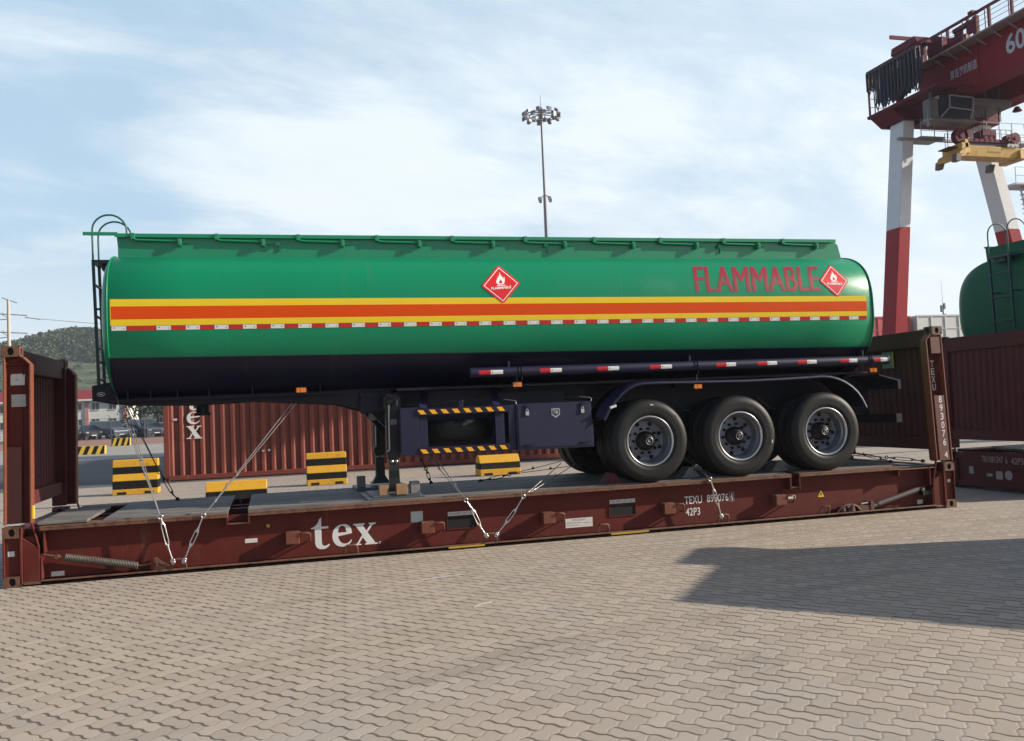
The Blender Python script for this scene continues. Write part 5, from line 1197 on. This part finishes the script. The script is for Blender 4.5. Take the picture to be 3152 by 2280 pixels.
m.f = [(j * (nx + 1) + i, j * (nx + 1) + i + 1, (j + 1) * (nx + 1) + i + 1, (j + 1) * (nx + 1) + i) for j in range(ny) for i in range(nx)]; m.m = [0] * len(m.f); m.sm = [True] * len(m.f)
h_ = m.build('hill', HM); h_['kind'] = 'structure'
WM = bpy.data.materials.new('wood_foliage'); WM.use_nodes = True; nt = WM.node_tree; b = nt.nodes['Principled BSDF']
tc = nt.nodes.new('ShaderNodeTexCoord'); f = noise(nt, tc.outputs['Object'], .06, 4) * .6 + noise(nt, tc.outputs['Object'], .5, 3) * .5
c = mixc(nt, smooth(f, .35, .75), (.035, .060, .030), (.085, .125, .050)); nt.links.new(c, b.inputs['Base Color']); b.inputs['Roughness'].default_value = 1.0
random.seed(11); m = MB()
def leaf_blob(m, c, r, n, s, flat=.8):
    """a clump of leaf-sized faces scattered in a ball"""
    for _ in range(n):
        d = Vector((random.gauss(0, 1), random.gauss(0, 1), random.gauss(0, 1))).normalized() * r * random.uniform(.55, 1.05); d.z *= flat
        p = Vector(c) + d; a = Vector((random.gauss(0, 1), random.gauss(0, 1), random.gauss(0, 1))).normalized(); q = a.cross(Vector((random.random(), random.random(), random.random()))).normalized(); k = s * random.uniform(.6, 1.3)
        m.add([p + a * k, p + q * k * .8, p - a * k, p - q * k * .8], [(0, 1, 2, 3)])
cnt = 0
while cnt < 4200:
    x = random.uniform(-210, 30); y = random.uniform(300, 500); h = hill_h(x, y)
    if h < 25 + 3 * sin(x * .06): continue
    cnt += 1; r = random.uniform(1.6, 3.0); leaf_blob(m, (x, y, h + r * .5), r, 26, r * .24)
fo = m.build('hillside_wood', WM); tag(fo, 'dark green wood covering the top of the far hill', 'wood', kind='stuff')
m = MB(); cnt = 0
while cnt < 900:
    x = random.uniform(-200, 0); y = random.uniform(270, 420); h = hill_h(x, y)
    if h < 3 or h > 24: continue
    cnt += 1; r = random.uniform(.8, 1.8); leaf_blob(m, (x, y, h + r * .5), r, 12, r * .4)
fo = m.build('hillside_shrubs', WM); tag(fo, 'scattered shrubs on the terraced lower slope', 'shrubs', kind='stuff')
for i, (x, y, hgt, lab) in enumerate(((-15.6, 131, 9, 'dark tree right of the white building end wall'), (-13.4, 133, 10, 'dark tree directly behind the wires to the tanker nose'), (-11.0, 130, 8.5, 'dark tree behind the small white truck'), (-8.6, 132, 9.5, 'dark tree behind the container left corner'), (-6.2, 134, 9, 'dark tree mostly hidden by the tex container'))):
    t = thing('tree', lab, 'tree', (x, y, 0), 'trees beside the white building'); random.seed(40 + i)
    m = MB(); m.tube([(x, y, 0), (x + .1, y, 1.5), (x - .1, y, 3.2), (x + .1, y, hgt * .7)], .17, 8); m.tube([(x, y, 2.4), (x + .7, y + .1, 3.6), (x + 1.4, y, 4.6)], .08, 6); m.tube([(x, y, 2.6), (x - .8, y - .2, 3.7), (x - 1.3, y, 5)], .08, 6); m.build('trunk', BARK, t)
    m = MB()
    for _ in range(26): leaf_blob(m, (x + random.gauss(0, 1.0), y + random.gauss(0, 1.0), hgt * .55 + random.uniform(-2.6, 3.2)), random.uniform(.6, 1.1), 34, .20)
    m.build('crown', LEAF, t)
m = MB()
for _ in range(90): leaf_blob(m, (random.uniform(-19, -3), 128 + random.uniform(-1, 1), random.uniform(.3, 1.9)), .7, 26, .2)
tag(m.build('hedge', LEAF), 'dark green hedge below the trees behind the parked cars', 'hedge')
# ================================================================== GANTRY CRANE
cr = thing('gantry_crane', 'red and white container gantry crane towering at the upper right', 'gantry crane', (40, 20, 0))
def leg(sgn, top, bot, wt, wb, dt, db, y0t, y0b, name='crane_leg'):
    """tapered box leg from girder to ground, white above and red below the 10.8 m line"""
    def q(z):
        f = z / 17.6; x = bot + (top - bot) * f; w_ = wb + (wt - wb) * f; d = db + (dt - db) * f; y = y0b + (y0t - y0b) * f
        return [(x, y, z), (x + w_, y, z), (x + w_, y + d, z), (x, y + d, z)]
    m = MB(); m.hexa(q(1.6), q(10.8), mi=1); m.hexa(q(10.8), q(17.6), mi=0)
    o = m.build('leg', [CWHT, mat('leg_red', (.30, .009, .018), .55, spec=.15, var=.12, vscale=.5)], cr, bevel=.03); return q
q1 = leg(1, 37.85, 35.65, .72, .80, 1.15, 1.1, 31.3, 31.2)
q2 = leg(1, 42.95, 47.2, .72, .95, 1.05, 1.1, 31.4, 31.4)
leg(1, 37.85, 35.65, .72, .80, 1.15, 1.1, 8.7, 8.8); leg(1, 42.95, 47.2, .72, .95, 1.05, 1.1, 8.6, 8.6)
LR = MATS['leg_red']
for yb in (31.2, 8.7):
    m = MB(); m.box(33.0, 50.2, yb - .1, yb + 1.2, .85, 1.75); m.build('sill_beam', LR, cr, bevel=.03)
    for xx in (34.0, 37.2, 45.8, 49.0):
        m = MB(); m.box(xx - .8, xx + .8, yb + .1, yb + 1.0, .3, .85)
        for d in (-.45, .45): m.cyl((xx + d, yb + .2, .32), (xx + d, yb + .9, .32), .32, 16)
        m.build('bogie', CREDD, cr)
# main girders
for (xa, xb) in ((39.1, 40.3), (42.9, 44.1)):
    m = MB(); m.box(xa + .08, xb - .08, 7, 31.6 if xa < 40 else 32.4, 17.6, 19.78)
    m.box(xa, xb, 7, 31.6 if xa < 40 else 32.4, 17.52, 17.62); m.box(xa, xb, 7, 31.6 if xa < 40 else 32.4, 19.74, 19.84)
    g = m.build('girder', CRED, cr)
    if xa < 40: G1 = g
m = MB(); m.box(37.6, 44.3, 31.2, 32.7, 16.9, 17.55); m.box(40.3, 42.9, 31.6, 32.4, 17.6, 19.6); m.build('end_beam', CREDD, cr, bevel=.02)
m = MB(); m.box(37.6, 44.3, 8.5, 10.1, 16.9, 17.55); m.box(40.3, 42.9, 8.5, 9.3, 17.6, 19.6); m.build('end_beam', CREDD, cr, bevel=.02)
gx = 39.1
def gtext(t, ya, yb, za, zb, bold=.0): return place(fit_mesh(text_mesh(t, 1, bold), 0, 1, za, zb), lambda u, v: (gx + .075 - .004 * 0 - .0, ya + (yb - ya) * u, v), 'lettering', mat('crane_lettering', (.42, .44, .50), .5, var=.1), G1)
gtext('60', 25.35, 24.15, 18.33, 19.36, .02)
gtext('青岛港机制造', 29.17, 27.27, 18.44, 18.96, .012)
m = MB(); 
for y in (27.1, 20.0): m.box(gx + .05, gx + .08, y, y + .06, 17.62, 19.74)
m.build('web_stiffener', CRED, G1)
# walkway, posts and festoon rail on top
m = MB(); m.box(38.3, 39.1, 7, 30.8, 19.72, 19.80)
for i in range(23): y = 7.5 + i; m.beam((39.1, y, 19.35), (38.35, y, 19.72), .06, .06)
m.build('walkway', mat('walkway_steel', (.30, .22, .22), .6, var=.2), cr)
m = MB()
for i in range(16): y = 30.6 - i * 1.45; m.box(39.15, 39.27, y, y + .12, 19.84, 21.32)
m.box(39.14, 39.28, 7, 31.3, 21.28, 21.40)
for i in range(7): y = 30.9 - i * 3.6; m.box(38.95, 39.4, y - .15, y + .15, 21.32, 21.46)
m.build('festoon_rail', CREDD, cr)
m = MB()
for i in range(16): y = 30.2 - i * 1.5; m.cyl((38.35, y, 19.8), (38.35, y, 20.85), .028, 6)
for z in (20.1, 20.35, 20.6, 20.85): m.cyl((38.35, 7.5, z), (38.35, 30.5, z), .014, 5)
m.build('handrail', mat('handrail_plum', (.13, .02, .06), .5, var=.1), cr)
m = MB(); m.cyl((38.4, 29.3, 20.25), (39.0, 29.3, 20.25), .62, 20); m.cyl((38.5, 28.4, 20.1), (39.0, 27.6, 20.1), .30, 14); m.box(38.5, 39.0, 28.0, 29.4, 19.84, 20.15); m.box(38.75, 39.0, 27.9, 28.25, 20.1, 20.75)
m.beam((38.8, 28.3, 20.75), (38.8, 26.75, 20.78), .22, .2); m.box(38.7, 38.9, 26.65, 26.9, 19.84, 20.95); m.prism([(38.7, 20.2), (38.9, 20.2), (38.9, 20.6), (38.7, 20.75)], 'y', 26.9, 27.3)
m.build('drum_machinery', CREDD, cr)
m = MB(); m.box(38.95, 39.3, 30.95, 31.35, 19.7, 21.55); m.box(37.0, 37.3, 30.6, 30.9, 17.6, 20.2); m.box(36.9, 39.2, 30.9, 31.0, 21.35, 21.55); m.build('portal_frame', CREDD, cr)
# lower service platform with festoon loops
m = MB(); m.box(36.85, 39.1, 27.6, 33.2, 17.50, 17.66); m.prism([(36.85, 17.5), (39.1, 17.5), (39.1, 16.9), (37.6, 16.9)], 'y', 31.1, 33.0); m.prism([(27.6, 17.5), (33.2, 17.5), (31.6, 17.1), (27.9, 17.3)], 'x', 38.2, 39.1); m.build('service_platform', CREDD, cr)
m = MB(); m.box(36.9, 36.98, 28.6, 33.15, 20.15, 20.27); m.box(36.9, 36.98, 33.0, 33.1, 17.66, 20.2)
for y in (33.1, 32.6): m.cyl((36.95, y, 17.66), (36.95, y, 18.7), .03, 6)
m.cyl((36.95, 33.1, 18.7), (38.9, 33.1, 18.7), .02, 5); m.cyl((36.95, 33.1, 18.2), (38.9, 33.1, 18.2), .02, 5)
m.build('loop_rail', CREDD, cr)
random.seed(5)
for k in range(14):
    m = MB(); y0 = 33.05 - k * .29; 
    for j in range(6):
        xx = 36.85 + j * .08; dep = (1.25 if k < 2 else 2.38) + random.uniform(-.30, .1) - .04 * j; ww = .22 + .03 * random.random(); dy = random.uniform(-.05, .05)
        pts = [(xx, y0 + dy, 20.15), (xx + .02, y0 + dy + .02, 20.15 - dep * .4), (xx, y0 + dy, 20.15 - dep * .85), (xx, y0 - ww * .5 + dy, 20.15 - dep), (xx, y0 - ww + dy, 20.15 - dep * .85), (xx + .02, y0 - ww + dy - .02, 20.15 - dep * .4), (xx, y0 - ww + dy, 20.15)]
        m.tube(pts, .034, 5)
    m.box(36.85, 37.25, y0 - .3, y0 + .05, 20.05, 20.18); m.build('festoon_loop', CDARK, cr)
m = MB(); m.hexa([(36.9, 28.9, 20.35), (37.9, 28.9, 20.35), (37.9, 31.0, 20.35), (36.9, 31.0, 20.35)], [(36.9, 29.1, 20.75), (37.9, 29.1, 20.75), (37.9, 30.9, 20.75), (36.9, 30.9, 20.75)]); m.box(37.3, 37.6, 29.2, 29.5, 19.8, 20.35); m.build('junction_box', CREDD, cr, bevel=.02)
for (xx, yy, zz) in ((39.5, 28.9, 17.3), (40.5, 24.6, 17.2), (44.25, 29.9, 17.25)):
    m = MB(); m.lathe([(.02, .28), (.12, .24), (.26, .0), (.24, -.02), (.0, -.02)], (xx, yy, zz), 'z', 14); m.build('hanging_lamp', CREDD, cr)
# trolley with cabin
m = MB(); m.box(40.3, 42.9, 28.4, 31.2, 18.9, 19.9); m.box(36.65, 39.6, 28.0, 28.7, 15.75, 15.92); m.box(38.6, 42.6, 28.6, 30.4, 16.95, 17.35)
for (x, z0) in ((37.2, 15.9), (38.4, 15.9), (39.4, 15.9)): m.box(x, x + .12, 28.5, 28.62, z0, 17.5)
m.box(40.6, 40.72, 29.3, 29.4, 16.4, 18.9); m.box(41.5, 41.62, 29.3, 29.4, 16.4, 18.9); m.box(42.4, 42.52, 29.3, 29.4, 16.4, 18.9)
m.build('trolley_frame', CGREY, cr)
m = MB(); m.box(36.72, 37.25, 28.0, 28.6, 15.92, 16.98); cab_ = m.build('cabin', CGREY, cr, bevel=.04)
m = MB(); m.hexa([(37.3, 28.05, 15.95), (39.2, 28.05, 15.95), (39.2, 28.7, 15.95), (37.3, 28.7, 15.95)], [(37.3, 28.0, 17.15), (39.45, 28.0, 17.15), (39.45, 28.7, 17.15), (37.3, 28.7, 17.15)]); m.build('window', GLASS, cab_)
m = MB()
for (a, b) in (((37.95, 27.97, 17.18), (39.48, 27.97, 17.10)), ((37.9, 27.97, 16.52), (39.4, 27.97, 16.42)), ((37.92, 27.97, 16.5), (37.95, 27.97, 17.2)), ((39.4, 27.97, 16.4), (39.46, 27.97, 17.12)), ((37.9, 27.97, 16.5), (37.3, 27.97, 15.95)), ((39.4, 27.97, 16.4), (39.2, 27.97, 15.92))): m.beam(a, b, .06, .06)
m.box(36.5, 36.6, 28.0, 28.1, 15.45, 15.8); m.box(36.45, 36.75, 27.95, 28.3, 15.78, 15.88)
for x in (36.5, 36.65): m.cyl((x, 28.0, 15.86), (x, 28.0, 16.4), .02, 5)
m.build('cabin_frame', mat('frame_grey', (.22, .22, .25), .5), cab_)
m = MB(); random.seed(9)
for (x, y) in ((40.9, 29.9), (41.1, 30.4), (41.9, 29.9), (42.2, 30.4), (41.5, 30.1)): m.cyl((x, y, 19), (x + random.uniform(-.15, .15), y, 16.0), .022, 5)
m.build('hoist_rope', CABLE, cr)
# stair tower on the far leg and platform between the legs
m = MB(); m.box(37.3, 46.0, 31.2, 31.4, 15.00 + .75, 15.14 + .75); m.box(43.5, 46.3, 30.9, 32.6, 15.72, 15.80); m.box(38.6, 40.2, 31.0, 32.3, 15.86, 15.95)
for i in range(9):
    x = 38.7 + i * .9; m.cyl((x, 31.1, 15.9), (x, 31.1, 16.95), .025, 5)
for z in (16.3, 16.95): m.cyl((38.7, 31.1, z), (46.0, 31.1, z), .018, 5)
m.build('tie_platform', mat('platform_grey', (.28, .27, .30), .6), cr)
m = MB(); m.box(45.6, 47.6, 31.7, 33.1, 13.55, 13.65)
for i in range(12): m.box(46.5 - .02 * i + i * .06, 47.1 + i * .06, 32.0, 32.4, 13.35 - i * .28, 13.39 - i * .28)
m.beam((46.45, 32.2, 13.5), (47.1, 32.2, 10.1), .05, .1); m.beam((47.15, 32.2, 13.5), (47.8, 32.2, 10.1), .05, .1)
for x in (45.7, 46.6, 47.5): m.cyl((x, 31.75, 13.6), (x, 31.75, 14.6), .025, 5)
for z in (14.1, 14.6): m.cyl((45.7, 31.75, z), (47.5, 31.75, z), .018, 5)
for k in range(5): m.tube([(47.5 + .3 * cos(a), 31.9 + .3 * sin(a), 14.5 - k * 1.0) for a in [2 * pi * i / 12 for i in range(12)]], .015, 4, closed=True)
for k in range(4): a = pi / 2 * k; m.cyl((47.5 + .3 * cos(a), 31.9 + .3 * sin(a), 14.6), (47.7 + .3 * cos(a), 31.9 + .3 * sin(a), 9.5), .012, 4)
m.box(46.6, 48.6, 31.7, 32.9, 10.2, 10.3); m.build('stair', mat('stair_grey', (.30, .29, .34), .6), cr)
# spreader hanging under the trolley: a thing of its own
sp = thing('container_spreader', 'yellow container spreader with red headblock hanging under the gantry crane', 'spreader', (42.0, 30, 14.5))
m = MB(); m.hexa([(39.9, 29.6, 14.45), (44.1, 29.6, 14.42), (44.1, 30.6, 14.42), (39.9, 30.6, 14.45)], [(40.0, 29.5, 15.13), (44.2, 29.5, 15.06), (44.2, 30.7, 15.06), (40.0, 30.7, 15.13)])
m.box(39.35, 40.0, 29.3, 31.0, 14.55, 15.25); m.hexa([(38.9, 29.2, 14.25), (39.6, 29.2, 14.35), (39.6, 31.1, 14.35), (38.9, 31.1, 14.25)], [(39.1, 29.2, 14.65), (39.7, 29.2, 14.95), (39.7, 31.1, 14.95), (39.1, 31.1, 14.65)])
m.box(43.9, 44.45, 29.4, 31.2, 14.35, 14.95); m.box(39.6, 39.9, 29.3, 29.5, 14.9, 15.45); beam_ = m.build('spreader_beam', CYEL, sp, bevel=.04)
place(fit_mesh(text_mesh('ZPMC'[:0] + 'STACKER', 1, .02), 41.6, 42.7, 14.70, 14.85), lambda u, v: (u, 29.52, v), 'lettering', INK, beam_) if False else None
for (x, y) in ((38.8, 29.2), (44.5, 29.3), (43.3, 31.3), (39.2, 31.1)):
    m = MB(); m.hexa([(x - .22, y - .2, 13.95), (x + .12, y - .2, 13.95), (x + .12, y + .2, 13.95), (x - .22, y + .2, 13.95)], [(x - .15, y - .2, 14.45), (x + .3, y - .2, 14.45), (x + .3, y + .2, 14.45), (x - .15, y + .2, 14.45)])
    m.build('flipper', mat('flipper_brown', (.10, .06, .07), .6), sp, bevel=.03)
m = MB(); m.box(40.1, 43.9, 29.6, 30.6, 15.40, 15.62); m.box(40.2, 43.8, 29.7, 30.5, 15.10, 15.40, mi=1); m.box(41.4, 42.4, 29.7, 30.5, 15.62, 16.25); m.build('headblock', [CREDD, mat('headblock_dark', (.04, .02, .045), .6)], sp, bevel=.02)
for (x, r) in ((39.6, .48), (40.1, .30), (43.75, .36), (43.25, .22)):
    m = MB(); m.cyl((x, 29.5, 15.62 + (.30 if x in (40.1,) else 0.1)), (x, 29.9, 15.62 + (.30 if x in (40.1,) else 0.1)), r, 24); m.cyl((x, 29.45, 15.72), (x, 29.95, 15.72), r * .3, 12); m.build('sheave', CREDD, sp)
for (xs_, a_, b_) in (((38.75, 38.95), 38.75, 39.5), ((44.6, 45.0), 44.0, 45.0)):
    m = MB()
    for x in xs_: m.cyl((x, 30, 15.0), (x, 30, 15.95), .02, 5)
    for z in (15.4, 15.7, 15.95): m.cyl((a_, 30, z), (b_, 30, z), .015, 5)
    m.box(a_ - .05, b_ + .1, 29.6, 30.6, 14.98, 15.04); m.build('railing', CREDD, sp)
m = MB()
for i in range(7): m.cyl((41.0 + i * .4, 29.5, 15.62), (41.0 + i * .4, 29.5, 16.2), .02, 5)
m.cyl((41.0, 29.5, 16.2), (43.4, 29.5, 16.2), .018, 5); m.build('railing', CREDD, sp)
m = MB()
for i in range(8): m.box(43.0 + i * .11, 43.06 + i * .11, 29.42, 29.5, 15.08 + .05 * (i % 3), 15.28 + .05 * (i % 2))
m.build('hose_fittings', WHT, sp)
m = MB()
for i in range(6): m.box(41.6 + i * .17, 41.7 + i * .17, 29.535, 29.545, 14.74, 14.82)
m.build('worn_marking', mat('marking_worn', (.20, .14, .06), .6, var=.4), beam_)
m = MB(); m.box(46.0, 46.0, 0, 0, 0, 0)

sp.scale = (.88, .88, .88); sp.location.x += .15
# ================================================================== YARD TRUCK just outside the frame (it throws the shadow in front)
yt = thing('box_truck', 'white box truck parked in the yard at the right of the flat rack', 'truck', (13.3, -4.1, 0))
H_ = 2.9
A_ = Vector((12.86, -5.50)); B_ = Vector((14.52, -3.50)); d_ = Vector((.69, -.72)).normalized(); wdir = (B_ - A_)
def fr(u, v, z): p = A_ + wdir * v + d_ * u; return (p.x, p.y, z)
def fbox(m, u0, u1, v0, v1, z0, z1, mi=None, tu=0.0, tv=0.0): m.hexa([fr(u0, v0, z0), fr(u1, v0, z0), fr(u1, v1, z0), fr(u0, v1, z0)], [fr(u0 + tu, v0 + tv, z1), fr(u1, v0 + tv, z1), fr(u1, v1 - tv, z1), fr(u0 + tu, v1 - tv, z1)], mi)
TW = mat('truck_white', (.6, .6, .58), .35, coat=.4, var=.05)
m = MB(); fbox(m, .0, 1.9, .02, .98, .55, 1.6); fbox(m, .0, 1.9, .0, 1.0, 1.6, 3.1); m.build('cab', TW, yt, bevel=.06, seg=3)
m = MB(); fbox(m, 1.93, 7.6, -.01, 1.01, .95, 3.1); m.build('cargo_box', TW, yt, bevel=.02)
m = MB(); fbox(m, -.03, .02, .10, .90, 1.75, 2.75); m.build('windscreen', GLASS, yt)
m = MB(); fbox(m, .5, 1.5, .0, .03, 1.7, 2.4); fbox(m, .5, 1.5, .97, 1.0, 1.7, 2.4); m.build('side_window', GLASS, yt)
m = MB(); fbox(m, .1, 7.5, .2, .8, .5, .94); fbox(m, -.12, .05, .03, .97, .35, .75); m.build('chassis', BLACKP, yt)
for v in (0.0,):
    s = -1; m = MB(); a = fr(.3, v, 2.35); b = fr(.15, v + s * .10, 2.4); m.cyl(a, b, .03, 6); c = fr(.12, v + s * .13, 2.25); m.box(c[0] - .14, c[0] + .14, c[1] - .12, c[1] + .12, 2.0, 2.55); m.build('mirror', BLACKP, yt)
m = MB(); fbox(m, -.05, 1.3, .74, 1.13, 3.10, 3.29); m.build('shadow_bump_block', TW, yt, bevel=.05, seg=3)  # added block out of view, shaped to throw the bump in the shadow
for (u, v) in ((.95, .06), (.95, .94), (5.6, .08), (5.6, .92)):
    m = MB(); m.cyl(fr(u, v - .06, .5), fr(u, v + .06, .5), .5, 28); m.cyl(fr(u, v - .065, .5), fr(u, v + .065, .5), .25, 16, mi=1); m.build('wheel', [RUB, SIL], yt)
for v in (.12, .78): m = MB(); fbox(m, -.03, .03, v, v + .10, .85, 1.05); m.build('headlight', CHR, yt)

# ================================================================== HAZE
m = MB(); m.box(-900, 900, -300, 900, -1.03, 75); hzb = m.build('haze', None); tag(hzb, kind='stuff')
hm = bpy.data.materials.new('haze'); hm.use_nodes = True; nt = hm.node_tree; nt.nodes.clear(); o_ = nt.nodes.new('ShaderNodeOutputMaterial'); v_ = nt.nodes.new('ShaderNodeVolumePrincipled')
v_.inputs['Color'].default_value = (.86, .91, 1.0, 1); v_.inputs['Density'].default_value = 0.00042; v_.inputs['Anisotropy'].default_value = 0.3; nt.links.new(v_.outputs[0], o_.inputs['Volume'])
hzb.data.materials.clear(); hzb.data.materials.append(hm)
